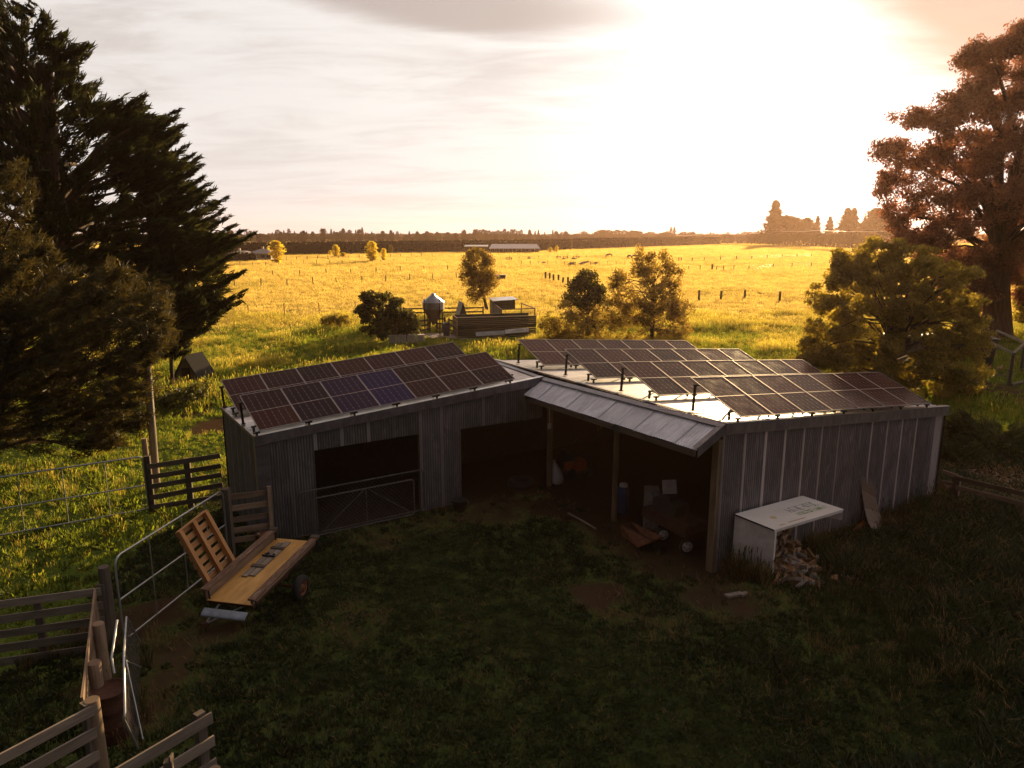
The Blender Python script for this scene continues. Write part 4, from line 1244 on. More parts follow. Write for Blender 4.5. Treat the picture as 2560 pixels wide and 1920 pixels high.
def board_fence(label, p, q, zs, posts, board=(.155, .03), mat=None, side=1, group=None, name='board_fence', posth=1.4, pr=.075, round_=False, zq=None, cat='fence', ext=0.0):
    """boards between ground points p and q at heights zs, posts at fractions"""
    mat = mat or M_RAIL
    p, q = gz(p), gz(q)
    e = (q - p).normalized()
    nrm = e.cross(UP) * side
    root = thing(name, label, cat, p, 0, group)
    for i, z in enumerate(zs):
        z2 = (zq or zs)[i]
        a = p - e * ext + UP * (z + rnd.uniform(-.012, .012)) + nrm * (pr * .8 + .015)
        b = q + e * ext + UP * (z2 + rnd.uniform(-.012, .012)) + nrm * (pr * .8 + .015)
        MB(p).beam(a, b, board[1], board[0] * rnd.uniform(.92, 1.06), UP, .03).build('board', mat, root)
    for f in posts:
        c = lerp(p, q, f)
        h = posth * rnd.uniform(.98, 1.03) if not isinstance(posth, (list, tuple)) else posth[posts.index(f)]
        m = MB(p)
        if round_:
            m.tube([c - UP * .1, c + UP * h * .6, c + UP * (h - .02), c + UP * h], [pr * 1.05, pr, pr, pr * .93], 12)
        else:
            m.prism(c + UP * (h / 2 - .05), UP * (h / 2 + .05), e * pr, nrm * pr * .8)
        m.build('post', mat if mat != M_RAIL else M_RAILDK, root)
    return root

def pipe_gate(label, p, q, z0, z1, mids, verts, r=.024, corner=.12, braces=(), mesh=0, mat=None, name='pipe_gate', zmid=True):
    """welded pipe gate standing between ground points p, q"""
    mat = mat or M_STEEL
    p, q = gz(p), gz(q)
    e = (q - p).normalized(); ln = (q - p).length
    root = thing(name, label, 'gate', p)
    P = lambda s, z: p + e * s + UP * z
    path = []
    for (cx, cz, a0) in ((corner, z0 + corner, 180), (ln - corner, z0 + corner, 270), (ln - corner, z1 - corner, 0), (corner, z1 - corner, 90)):
        for k in range(5):
            t = R(a0 + 90 * k / 4)
            path.append(P(cx + corner * math.cos(t), cz + corner * math.sin(t)))
    path.append(path[0])
    MB(p).tube(path, r, 7, cap=False).build('frame', mat, root)
    for z in mids:
        MB(p).tube([P(0.01, z), P(ln - .01, z)], r * .85, 6).build('rail', mat, root)
    for s in verts:
        MB(p).tube([P(ln * s, z0), P(ln * s, z1)], r * .6, 6).build('upright', mat, root)
    for (s0, a, s1, b) in braces:
        MB(p).tube([P(ln * s0, a), P(ln * s1, b)], r * .6, 6).build('brace', mat, root)
    if mesh:
        m = MB(p)
        nn = int(ln / mesh)
        for k in range(nn):
            for sg in (1, -1):
                s0 = ln * (k + .5) / nn
                s1 = s0 + sg * (z1 - z0)
                za, zb = z0, z1
                if s1 > ln: zb = z0 + (ln - s0); s1 = ln
                if s1 < 0: zb = z0 + s0; s1 = 0
                m.tube([P(s0, za), P(s1, zb)], .003, 3, cap=False)
        w = m.build('wire_netting', mat, root)
        tag(w, kind='stuff')
    return root

# rail fence between the pole and the left wing
fl, fr = G(382, 1279), Vector((-8.98, 21.36, 0))
zl = [AT(382, y, fl.y).z for y in (1165, 1190, 1215, 1241, 1266)]
zr = [AT(569, y, fr.y).z for y in (1138, 1162, 1185, 1210, 1238)]
board_fence('five-rail timber fence joining the left wing to the power pole', fl, fr, zl, [0.0, .53], (.15, .035), M_RAILDK, 1, None, 'rail_fence', [1.78, 1.62], .085, zq=zr)
t = thing('strainer_post', 'tall brown fence post against the power pole, above the five-rail fence', 'post', AT(379, 1270, 21.6) * 0 + gz(AT(379, 1270, 21.7)))
o = MB(t.location).tube([gz(t.location, -.1), gz(t.location, AT(379, 1096, 21.7).z)], [.09, .08], 10).build('shaft', M_RAILOR, t)
# power pole
pb = gz(AT(394, 1250, 22.8))
t = thing('power_pole', 'pale leaning wooden power pole rising into the cypress', 'pole', pb)
top = AT(360, 800, 22.8)
b = MB(pb); b.tube([pb - UP * .2, lerp(pb, top, .5), top], [.13, .115, .10], 12); b.build('shaft', mat_wood('pale_pole_wood', (.30, .23, .16), (.42, .33, .24)), t)
b = MB(pb); b.beam(lerp(pb, top, .42) + Vector((.11, -.06, 0)), lerp(pb, top, .62) + Vector((.11, -.06, 0)), .04, .04); b.tube([pb + Vector((.12, -.1, 0)), top + Vector((.1, -.08, -.2))], .015, 5); b.build('conduit', M_STEEL, t)
# far pipe gate
q, p = G(372, 1281), G(63, 1337)
p2 = p + (p - q) * .35
ln = (q - p2).length
z1 = AT(365, 1141, q.y).z
sv = lambda px, py: (G(px, py) - p2).dot((q - p2).normalized()) / ln
pipe_gate('long pipe gate in the sunlit grass at the left edge', p2, q, .12, z1, [AT(362, 1213, q.y).z], [sv(63, 1335), sv(173, 1318), sv(279, 1306)], .026)
# near open gate
p, q = G(312, 1612), G(572, 1402)
z1 = (AT(296, 1392, p.y).z + AT(556, 1227, q.y).z) / 2
pipe_gate('tall galvanised pipe gate standing behind the pallet, its foot on the worn ground', p, q, .10, z1, [z1 * .52], [.27, .56, .80], .023, .2)
t = thing('gate_post', 'thick dark hinge post at the near end of the tall pipe gate', 'post', G(283, 1612))
MB(t.location).tube([gz(t.location, -.1), gz(t.location, 1.75)], [.12, .11], 10).build('shaft', M_RAILDK, t)
t = thing('gate_post', 'square dark post at the far end of the tall pipe gate, before the shed corner', 'post', G(579, 1398))
b = MB(t.location); b.prism(t.location + UP * .95, UP * 1.0, Vector((.09, 0, 0)), Vector((0, .09, 0))); b.build('shaft', M_RAILDK, t)
g0 = G(579, 1398)
cz = [AT(583, y, g0.y).z for y in (1247, 1276, 1304, 1330, 1354)]
cq = [AT(641, y, 18.25).z for y in (1230, 1257, 1287, 1312, 1338)]
board_fence('short worn hurdle of five boards between the square post and the shed corner', g0 + Vector((.08, .05, 0)), Vector((-6.42, 18.20, 0)), cz, [.97], (.15, .03), M_RAILOR, -1, None, 'hurdle_fence', 1.75, .05, zq=cq)
# wooden stock yards at the front left
C1 = G(272, 1618)
zt = 1.36
W0 = G(0, 1499, zt)
e = (gz(W0) - C1)
board_fence('five-board yard fence running off the left edge behind the rusty drum', C1, C1 + e * 1.25, [1.28, .97, .66, .36, .06], [.0, .52], (.17, .03), M_RAIL, -1, None, 'yard_fence', [1.42, 1.25], .065)
F1 = G(229, 1753, zt)
F1g = gz(F1)
board_fence('narrow yard fence seen end-on, its pale top boards running to the round front post', C1 + Vector((.05, -.1, 0)), F1g + Vector((-.1, .12, 0)), [1.30, 1.06, .80, .54, .28], [.36, .72], (.17, .035), M_RAILOR, 1, None, 'yard_fence', 1.33, .11, True)
t = thing('corner_post', 'thick round post with a pale sawn top at the lower left', 'post', F1g)
b = MB(F1g); b.tube([F1g - UP * .1, F1g + UP * .7, F1g + UP * (zt + .02)], [.125, .118, .112], 16); b.build('shaft', M_POST, t)
b = MB(F1g); b.tube([F1g + UP * (zt + .021), F1g + UP * (zt + .03)], [.108, .104], 16); b.build('sawn_top', M_RAILOR, t)
Lq = gz(G(0, 1872, zt))
e = (Lq - F1g).normalized()
board_fence('grey yard fence from the round post out of the lower left corner', F1g - e * .02, F1g + e * 3.2, [1.27, .88, .49, .12], [.02], (.17, .035), M_RAIL, -1, None, 'yard_fence', 1.38, .10)
B1, B0 = gz(G(522, 1776, zt)), gz(G(269, 1925, zt))
e = (B0 - B1).normalized()
board_fence('brown yard fence with loose board ends at the bottom edge', B1, B1 + e * 3.4, [1.28, .89, .50, .12], [.045], (.17, .035), M_RAIL, -1, None, 'yard_fence', 1.42, .07)
t = thing('split_post', 'short broken post standing between the boards at the bottom edge', 'post', gz(G(421, 1912, 1.1)))
b = MB(t.location); b.prism(t.location + UP * .58, UP * .6, Vector((.05, .02, 0)), Vector((-.02, .06, 0))); b.prism(t.location + UP * 1.2 + Vector((.05, 0, 0)), UP * .06, Vector((.012, .0, 0)), Vector((0, .05, 0))); b.build('shaft', M_RAILDK, t)
t = thing('short_post', 'round post top just showing at the bottom edge by the brown fence end', 'post', gz(G(536, 1925, 1.0)))
MB(t.location).tube([t.location - UP * .1, t.location + UP * 1.02], [.085, .08], 12).build('shaft', M_POST, t)

# drums
def drum(name, label, c, r, h, mat, lid=None, ribs=2):
    t = thing(name, label, 'drum', c)
    prof = [(r * .97, 0), (r, .015)]
    for k in range(ribs):
        z = h * (k + 1) / (ribs + 1)
        prof += [(r, z - .02), (r * 1.035, z), (r, z + .02)]
    prof += [(r, h - .015), (r * 1.02, h - .005), (r * 1.02, h), (r * .96, h), (r * .95, h - .02), (0.0, h - .02)]
    MB(c).lathe(c, prof, 24).build('barrel', mat, t)
    if lid:
        b = MB(c); b.lathe(c + UP * (h - .012), [(0, .016), (r * .90, .016), (r * .92, .004)], 24)
        b.build('lid', lid, t)
        for s in (-1, 1):
            MB(c).lathe(c + UP * (h + .004) + Vector((s * r * .5, r * .2 * s, 0)), [(.03, 0), (.03, .02), (0, .022)], 8).build('bung', M_STEEL, t)
    return t
c = gz(G(270, 1722, .9)); drum('oil_drum', 'tall rusted-out drum beside the round front post', c, .29, .9, M_RUSTDK)
M_LID = mat_plain('pale_green_lid', (0.34, 0.40, 0.33), .5, .2)
c = gz(G(665, 1272, .95)); drum('oil_drum', 'rusty drum with a pale green lid at the left shed corner', c, .19, .93, M_RUSTDK, M_LID)
c = gz(G(657, 1334, .5)); drum('oil_drum', 'low drum with a red rusted top in front of the hurdle', c, .20, .5, M_RUSTDK, M_RUST)

# hanging mesh gate, half collapsed
p, q = gz(G(316, 1543, 1.3)), gz(G(312, 1782, 1.3))
t = thing('mesh_gate', 'old bent wire-netting gate standing on edge beside the rusted-out drum', 'gate', p)
a, b_, c_, d_ = p + UP * 1.3, q + UP * 1.3, G(345, 1872, .22), G(350, 1604, .2)
MB(p).tube([a, lerp(a, b_, .45) + Vector((-.03, 0, .02)), b_, lerp(b_, c_, .06) + Vector((0, -.06, -.03)), c_], .02, 7).build('frame', M_STEEL, t)
MB(p).tube([a, lerp(a, d_, .5), d_], .018, 6).build('stay', M_STEEL, t)
m_ = lerp(a, b_, .5)
MB(p).tube([m_, G(357, 1848, .2)], .014, 6).build('stay', M_STEEL, t)
MB(p).tube([m_ + UP * -.02, G(352, 1668, .5)], .014, 6).build('stay', M_STEEL, t)
m = MB(p)
for k in range(15):
    f = k / 14
    m.tube([lerp(a, b_, f), lerp(d_, c_, f)], .0028, 3, cap=False)
    m.tube([lerp(a, d_, f), lerp(b_, c_, f)], .0028, 3, cap=False)
tag(m.build('wire_netting', M_OLDPIPE, t), kind='stuff')
t = thing('bent_pipe', 'pale bent pipe leaning in the gap above the rusted-out drum', 'pipe', gz(G(286, 1684, .95)))
MB(t.location).tube([G(293, 1551, 1.45), G(279, 1644, 1.25), G(286, 1684, 1.05)], .022, 8).build('tube', M_STEEL, t)

# ------------------------------------------------------------------ trailer
zf, zb = .62, .86
FL, FR, BR = G(534.6, 1481.5, zf), G(630, 1513, zf), G(790, 1354, zb)
ex = (BR - FR); Lb = ex.length; ex.normalize()
ey = (FL - FR); Wb = ey.length
ey = (ey - ex * ey.dot(ex)).normalized()
Wb = (FL - FR).dot(ey)
ez = ex.cross(ey).normalized()
if ez.z < 0: ez = -ez
TO = gz(lerp(FR, BR, .5))
trailer = thing('flatbed_trailer', 'old flatbed trailer with a yellow plywood deck and flaking plank sides', 'trailer', TO)
X = lambda l, w, h=0.0: FR + ex * l + ey * w + ez * h
b = MB(TO); b.prism(X(Lb / 2, Wb / 2, -.008), ex * Lb / 2, ey * (Wb / 2), ez * .008); b.build('deck', M_PLY, trailer)
m = MB(TO)
for w in (.06, Wb - .06):
    m.beam(X(.05, w, -.08), X(Lb - .02, w, -.08), .06, .10, ez)
for l in (.08, Lb * .35, Lb * .62, Lb - .08):
    m.beam(X(l, .05, -.07), X(l, Wb - .05, -.07), .05, .08, ez)
m.build('chassis', M_RUSTDK, trailer)
def side(w0, h, label=None):
    s = 1 if w0 > Wb / 2 else -1
    MB(TO).prism(X(Lb * .5, w0, h / 2), ex * Lb * .5, ez * h / 2, ey * .014).build('side_board', M_RAILOR, trailer)
    o = MB(TO); o.prism(X(Lb * .5, w0 + s * .0, h + .022), ex * (Lb * .5 + .03), ey * .085, ez * .02); o.build('top_plank', M_FLAKY, trailer)
    for l in (.05, Lb * .97):
        m = MB(TO)
        m.beam(X(l, w0 - .05, -.1), X(l, w0 - .05, h), .025, .025, ex)
        m.beam(X(l, w0 + .05, -.06), X(l, w0 + .07, h), .02, .02, ex)
        m.prism(X(l, w0, h - .006), ex * .02, ey * .08, ez * .008)
        m.build('bracket', M_DARKSTEEL, trailer)
    m = MB(TO); m.prism(X(Lb - .06, w0, h + .055), ex * .07, ey * .10, ez * .012); m.build('end_cap', M_RAILDK, trailer)
side(Wb - .02, .24)
side(-.02, .12)
# front guard, drawbar, axle, wheels
m = MB(TO)
k = X(-.12, Wb / 2, -.17)
for i in range(6):
    t0, t1 = i / 6, (i + 1) / 6
    f = lambda t: X(-.10 - .16 * math.sin(t * math.pi * .6), 0, -.12 - .12 * t)
    m.quad(f(t0) + ey * .04, f(t1) + ey * .04, f(t1) + ey * (Wb - .02), f(t0) + ey * (Wb - .02))
m.build('front_guard', mat_plain('chalky_blue_sheet_metal', (.25, .28, .33), .5, .4), trailer)
hitch = G(514, 1560, .16)
m = MB(TO); m.tube([X(.15, Wb - .25, -.12), hitch], .022, 7); m.build('drawbar', M_STEEL, trailer)
m = MB(TO); m.tube([X(.15, .25, -.12), hitch], .022, 7); m.build('drawbar', M_STEEL, trailer)
m = MB(TO); m.prism(hitch, Vector((.05, .05, 0)), Vector((-.03, .03, 0)), UP * .04); m.tube([hitch - UP * .16, hitch + UP * .02], .02, 6); m.build('coupling', M_RUSTDK, trailer)
wc = G(752, 1468, .30)
exh, eyh = Vector((ex.x, ex.y, 0)).normalized(), Vector((ey.x, ey.y, 0)).normalized()
for s, w in ((0, 0), (1, Wb + .28)):
    c = Vector((wc.x, wc.y, .29)) + eyh * w
    ax = -eyh if s == 0 else eyh
    o = MB(TO)
    o.lathe(c - ax * .085, [(.19, 0), (.27, .01), (.295, .05), (.30, .085), (.295, .12), (.27, .16), (.19, .17)], 28, axis=ax)
    wh = o.build('wheel', M_BLACK, trailer)
    o = MB(TO); o.lathe(c - ax * .06, [(.19, .0), (.19, .12), (.175, .125), (.15, .09), (.07, .10), (.06, .13), (0, .135)], 24, axis=ax); o.build('rim', M_RUST, wh)
    for k in range(5):
        t = 2 * math.pi * k / 5
        o = MB(TO); o.lathe(c + ax * .035 + (exh * math.cos(t) + UP * math.sin(t)) * .11, [(.02, 0), (.018, .02), (0, .022)], 6, axis=ax); o.build('wheel_nut', M_RUSTDK, wh)
MB(TO).tube([Vector((wc.x, wc.y, .29)), Vector((wc.x, wc.y, .29)) + eyh * (Wb + .28)], .035, 8).build('axle', M_RUSTDK, trailer)
l = (wc - FR).dot(ex)
for w in (.12, Wb - .12):
    MB(TO).tube([X(l - .45, w, -.14), X(l, w, -.24), X(l + .45, w, -.14)], .03, 6).build('leaf_spring', M_RUSTDK, trailer)
# planks nailed to battens, lying on the deck
c = X(Lb * .66, Wb * .66, .02)
t = thing('plank_panel', 'two grey planks held by battens, lying on the plywood trailer deck', 'planks', c)
for s, (l0, l1) in ((-1, (-.80, .78)), (1, (-.86, .70))):
    MB(c).prism(c + ex * (l0 + l1) / 2 + ey * s * .082 , ex * (l1 - l0) / 2, ey * .072, ez * .014).build('plank', M_RAIL, t)
for l in (-.42, .42):
    MB(c).prism(c + ex * l + ez * .028, ey * .17, ex * .05, ez * .013).build('batten', M_RAILDK, t)
q = c + ex * 0.02 + ez * .04
t = thing('clamp', 'small dark iron clamp lying across the grey planks', 'tool', q)
m = MB(q); m.prism(q, ey * .17, ex * .018, ez * .016); m.prism(q + ey * .08 + ex * .07, ex * .07, ey * .02, ez * .02); m.prism(q - ey * .1 + ex * .05, ex * .05, ey * .016, ez * .02); m.tube([q + ey * .02 + ex * .1, q + ey * .16 + ex * .1], .012, 6)
m.build('jaw', M_DARKSTEEL, t)
# pallet upright on the trailer's left edge
b0 = FL + UP * .02 - ex * .02 + ey * .05
pu_t = AT(457, 1322, b0.y + .12)
pu = pu_t - b0
pe = AT(579, 1404, (b0 + ex * .95).y) - b0
pe = (ex * 1.0 + UP * .05).normalized()
pu = (pu - pe * pu.dot(pe))
pl = pu.length; pu.normalize()
pn = pe.cross(pu).normalized()
if pn.dot(ey) > 0: pn = -pn          # towards the deck
pallet = thing('pallet', 'orange wooden pallet standing on its edge against the trailer side', 'pallet', b0)
pw = .98
for k in range(3):                                   # stringers
    c = b0 + pe * (.05 + (pw - .1) * k / 2) + pu * pl / 2
    MB(b0).prism(c, pu * pl / 2, pn * .05, pe * .035).build('stringer', M_PALLET, pallet)
for k in range(8):                                   # far deck boards
    c = b0 + pe * pw / 2 + pu * (.06 + (pl - .12) * k / 7) - pn * .062
    MB(b0).prism(c, pe * pw / 2, pu * (pl / 8 * .33), pn * .011).build('slat', M_PALLET, pallet)
for k in (0, 1, 2):
    c = b0 + pe * (.05 + (pw - .1) * k / 2) + pu * pl / 2 + pn * .062
    MB(b0).prism(c, pu * pl / 2, pe * .05, pn * .010).build('slat', M_PALLET, pallet)
c = b0 + pe * pw / 2 + pu * (pl + .012)
MB(b0).prism(c, pe * pw / 2, pn * .05, pu * .012).build('slat', M_PALLET, pallet)

# ------------------------------------------------------------------ gates across the left bay, tub by the pier
p, q = onfront(787, 1350, .22), onfront(1037, 1296, .22)
pipe_gate('pipe gate with crossed braces and netting in front of the left bay', gz(p), gz(q), .08, 1.18, [], [.51], .02, .10,
          braces=[(.49, 1.15, .06, .12), (.53, 1.15, .97, .14)], mesh=.10, mat=M_OLDPIPE)
p, q = onfront(752, 1365, .08), onfront(1060, 1292, .08)
pipe_gate('wider netting gate hanging behind the braced gate of the left bay', gz(p) , gz(q), .10, 1.38, [], [], .018, .10, mesh=.13, mat=M_OLDPIPE)
c = gz(G(1149, 1277))
t = thing('feed_tub', 'black round feed tub on the dirt by the shed pier', 'tub', c)
MB(c).lathe(c, [(.17, 0), (.18, .01), (.225, .34), (.245, .345), (.245, .365), (.215, .365), (.175, .03), (0, .03)], 22).build('shell', M_BLACK, t)
for s in (-1, 1):
    MB(c).tube([c + Vector((s * .22, -.08, .33)), c + Vector((s * .29, -.05, .26)), c + Vector((s * .29, .05, .26)), c + Vector((s * .22, .08, .33))], .012, 5).build('rope_handle', M_RAILDK, t)

# ------------------------------------------------------------------ what stands in the open bays
c = gz(G(1303, 1216))
t = thing('tyre', 'big black tyre lying flat on the dirt in the dark bay', 'tyre', c)
MB(c).lathe(c + UP * .0, [(.26, .03), (.36, 0), (.45, .06), (.46, .15), (.43, .23), (.34, .26), (.26, .24), (.24, .14), (.26, .03)], 28).build('casing', M_BLACK, t)
c = gz(G(1394, 1209))
t = thing('sack', 'plump white sack slumped against the corner post', 'sack', c)
b = MB(c)
b.lathe(c, [(.12, 0), (.2, .04), (.235, .16), (.22, .32), (.16, .50), (.09, .66), (.04, .74), (.055, .80), (.0, .79)], 14)
b.v = [(x - .30 * max(0, z) * .55, y + .1 * z + .015 * math.sin(9 * z + 5 * x), z + .01 * math.sin(14 * x)) for x, y, z in b.v]
b.build('cloth', mat_plain('dirty_white_woven_cloth', (.50, .44, .42), .9, 0, .35, 22), t)
# red mower, deep in the bay
c = gz(G(1438, 1190))
t = thing('ride_on_mower', 'small red mower deep in the dark middle bay', 'mower', c)
M_RED = mat_plain('faded_red_paint', (.36, .045, .02), .5, 0, .2)
b = MB(c); b.prism(c + UP * .38, U * .32, W_ * .22, UP * .12); b.prism(c + UP * .55 + U * .12, U * .18, W_ * .19, UP * .06); b.build('hood', M_RED, t)
b = MB(c); b.prism(c + UP * .68 - U * .28, U * .14, W_ * .2, UP * .03); b.prism(c + UP * .84 - U * .42, UP * .15, W_ * .2, U * .03); b.build('seat', M_BLACK, t)
b = MB(c); b.prism(c + UP * .2, U * .5, W_ * .3, UP * .05); b.build('deck', M_RUSTDK, t)
b = MB(c); b.tube([c + UP * .55 + U * .02, c + UP * .85 - U * .08], .015, 6); b.tube([c + UP * .86 - U * .08 + (W_ * math.cos(k * .524) + U * math.sin(k * .524)) * .15 for k in range(13)], .013, 5, cap=False); b.build('steering_wheel', M_BLACK, t)
for l, r_ in ((.36, .15), (-.36, .2)):
    for s in (-1, 1):
        MB(c).lathe(c + U * l + W_ * s * .3 + UP * r_ - W_ * .06, [(.05, 0), (r_ * .9, 0), (r_, .03), (r_, .09), (r_ * .9, .12), (.05, .12)], 16, axis=W_).build('wheel', M_BLACK, t)
c = gz(G(1557, 1281))
t = thing('blue_drum', 'upright blue plastic drum with a white lid behind the middle post', 'drum', c)
MB(c).lathe(c, [(.16, 0), (.17, .02), (.175, .3), (.182, .32), (.175, .34), (.175, .62), (.182, .64), (.17, .66), (.165, .80), (.12, .84), (0, .84)], 20).build('barrel', mat_plain('blue_plastic', (.018, .045, .14), .45), t)
b = MB(c); b.lathe(c + UP * .84, [(.13, 0), (.13, .07), (.11, .09), (0, .09)], 14); b.build('lid', mat_plain('white_lid_plastic', (.5, .47, .45), .5), t)
c = gz(G(1626, 1318))
t = thing('old_fridge', 'old grey speckled cabinet standing upright in the right bay', 'cabinet', c)
e1 = (U * .8 - W_ * .6).normalized(); e2 = Vector((-e1.y, e1.x, 0))
b = MB(c); b.prism(c + UP * .60, UP * .60, e1 * .2, e2 * .2); b.build('body', mat_plain('mottled_grey_enamel', (.20, .185, .18), .5, 0, .5, 14), t)
b = MB(c); b.prism(c + UP * .62 - e2 * .212, UP * .55, e1 * .185, e2 * .01); b.build('door', mat_plain('mottled_pale_enamel', (.26, .24, .24), .5, 0, .5, 12), t)
b = MB(c); b.prism(c + UP * .75 - e2 * .235 + e1 * .15, UP * .09, e1 * .012, e2 * .012); b.build('handle', M_STEEL, t)
# dark machine with a white wheel and a pale board on it
c = gz(G(1712, 1375)) + W_ * .55
t = thing('farm_cart', 'dark loaded farm cart with one white wheel in the right bay', 'cart', c)
b = MB(c); b.prism(c + UP * .62 + U * .1, W_ * .85, U * .42, UP * .05)
b.prism(c + UP * .75 + U * .1, W_ * .85, U * .40, UP * .08); b.build('tray', M_RUSTDK, t)
b = MB(c); b.prism(c + UP * .98 + W_ * .2 + U * .15, W_ * .45, U * .25, UP * .16); b.prism(c + UP * 1.2 + W_ * .3 + U * .15, W_ * .22, U * .16, UP * .09); b.build('engine_box', M_BLACK, t)
m = MB(c)
for k in range(4):
    m.tube([c - W_ * (.8 - .1 * k) - U * (.2 - .12 * k) + UP * .3, c - W_ * (.55 - .1 * k) - U * (.1 - .12 * k) + UP * 1.15], .018, 6)
m.tube([c - W_ * .85 - U * .25 + UP * .5, c + W_ * .7 - U * .25 + UP * .55], .022, 6); m.build('frame_bars', M_RUSTDK, t)
wq = G(1716, 1366, .2)
for s in (0, 1):
    q = Vector((wq.x, wq.y, .21)) + W_ * .9 * s
    ax = -W_ + U * -.35
    o = MB(c).lathe(q, [(.14, -.05), (.20, -.04), (.212, 0), (.20, .05), (.14, .06)], 24, axis=ax).build('wheel', M_BLACK, t)
    b = MB(c); b.lathe(q, [(.15, .05), (.145, .065), (.10, .055), (.05, .06), (.045, .085), (0, .09)], 20, axis=ax); b.build('rim', mat_plain('white_wheel_paint_%d' % s, (.55, .50, .47), .5, 0, .3), o)
    for k in range(5):
        a_ = 2 * math.pi * k / 5
        d1 = ax.normalized().cross(UP).normalized()
        MB(c).lathe(q + (d1 * math.cos(a_) + UP * math.sin(a_)) * .09, [(.018, .05), (.018, .072), (0, .072)], 6, axis=ax).build('hole', M_BLACK, o)
q = c + UP * 1.34 + W_ * .28 + U * .15
t = thing('pale_board', 'pale square board propped on top of the dark farm cart', 'board', q - UP * .04)
d = (U * -.45 - W_ * .9).normalized(); s_ = Vector((-d.y, d.x, 0))
b = MB(t.location); b.prism(q + UP * .17, s_ * .20, (UP * .95 - d * .3).normalized() * .19, (d + UP * .3).normalized() * .012); b.build('sheet', mat_plain('dusty_white_board', (.42, .38, .37), .7), t)
# rusty loader bucket in front of the bay
k = [G(1552, 1312, .32), G(1632, 1352, .32), G(1595, 1370, .05), G(1552, 1336, .05)]
c = gz(k[3])
t = thing('loader_bucket', 'rust-brown steel trough lying open in front of the middle post', 'trough', c)
m = MB(c)
back = lambda v: v + (U * .42 + UP * .02)
m.quad(k[0], k[3], k[2], k[1])
m.quad(k[3], back(k[3]), back(k[2]), k[2])
m.quad(k[0], k[0] + U * .40, back(k[3]), k[3]); m.quad(k[1], k[2], back(k[2]), k[1] + U * .40)
m.quad(k[0] + U * .40, back(k[3]), back(k[2]), k[1] + U * .40)
o = m.build('shell', M_RUST, t)
o.modifiers.new('thick', 'SOLIDIFY').thickness = .02
m = MB(c); m.tube([k[0] + UP * .01, k[1] + UP * .01], .018, 6); m.build('lip', M_RUSTDK, t)
# sticks and straw at the mouth of the bay
q0, q1 = G(1420, 1285), G(1490, 1325)
t = thing('fallen_pole', 'thin pale pole lying on the dirt before the open bay', 'pole', gz(q0))
MB(t.location).tube([q0 + UP * .03, lerp(q0, q1, .5) + UP * .04, q1 + UP * .03], [.03, .035, .025], 6).build('stick', M_RAIL, t)

# ------------------------------------------------------------------ firewood cabinet against the end wall
TLb, TRb = onwall(1836, 1285, .06), onwall(2006, 1239, .06)
TRf, TLf = onwall(2109.5, 1273, .98), onwall(1936, 1325, .98)
ztop = (TLb.z + TRb.z + TRf.z + TLf.z) / 4
CO = gz(TLf)
cab = thing('firewood_cabinet', 'white-painted wooden cabinet with a faded sign for a lid, full of firewood', 'cabinet', CO)
def mat_sign():
    m, n = material('faded_painted_sign')
    u = uvec(n)
    s = n('ShaderNodeSeparateXYZ', {0: u})
    x, y = s.outputs[0], s.outputs[1]
    chip = n.noise(u, 9.0, 6, .75)
    wear = n.noise(u, 2.5, 4, .6)
    c = n.mix(n.rng(wear, .3, .7), (.68, .61, .57), (.80, .74, .70))
    def boxm(x0, x1, y0, y1, soft=.006):
        a = n.math('MULTIPLY', n.rng(x, x0, x0 + soft), n.rng(x, x1, x1 - soft))
        return n.math('MULTIPLY', a, n.math('MULTIPLY', n.rng(y, y0, y0 + soft), n.rng(y, y1, y1 - soft)))
    fade = n.rng(n.noise(u, 14, 4, .7), .38, .60)
    g = n.math('MULTIPLY', boxm(.50, .93, .24, .40, .02), fade)
    c = n.mix(n.math('MULTIPLY', g, .95), c, (.17, .26, .08))
    sunx = n.math('POWER', n.math('MULTIPLY', n.math('SUBTRACT', x, .245), 1.9), 2.0)
    suny = n.math('POWER', n.math('SUBTRACT', y, .46), 2.0)
    sunm = n.rng(n.math('ADD', sunx, suny), .0065, .004)
    c = n.mix(n.math('MULTIPLY', sunm, .7), c, (.55, .36, .10))
    ln = n.math('MAXIMUM', boxm(.26, .50, .10, .14), boxm(.13, .21, .085, .125))
    c = n.mix(n.math('MULTIPLY', ln, .85), c, (.42, .27, .06))
    c = n.mix(n.rng(chip, .66, .70), c, (.14, .10, .08))
    b = n('ShaderNodeBsdfPrincipled', {'Base Color': c, 'Roughness': .6, 'Normal': bump(n, chip, .2, .004)})
    out(n, b.outputs[0])
    return m
M_SIGN = mat_sign()
M_WHITEP = mat_plain('scuffed_white_paint', (.76, .66, .63), .65, 0, .18, 3.5)
b = MB(CO)
th = Vector((0, 0, -.03))
Pq = [TLf, TRf, TRb, TLb]
b.add(Pq + [v + th for v in Pq], [(0, 1, 2, 3), (7, 6, 5, 4), (0, 4, 5, 1), (1, 5, 6, 2), (2, 6, 7, 3), (3, 7, 4, 0)],
      [[(0, 0), (1, 0), (1, 1), (0, 1)]] + [[(0, 0), (.02, 0), (.02, .02), (0, .02)]] * 5)
lid = b.build('lid', M_SIGN, cab)
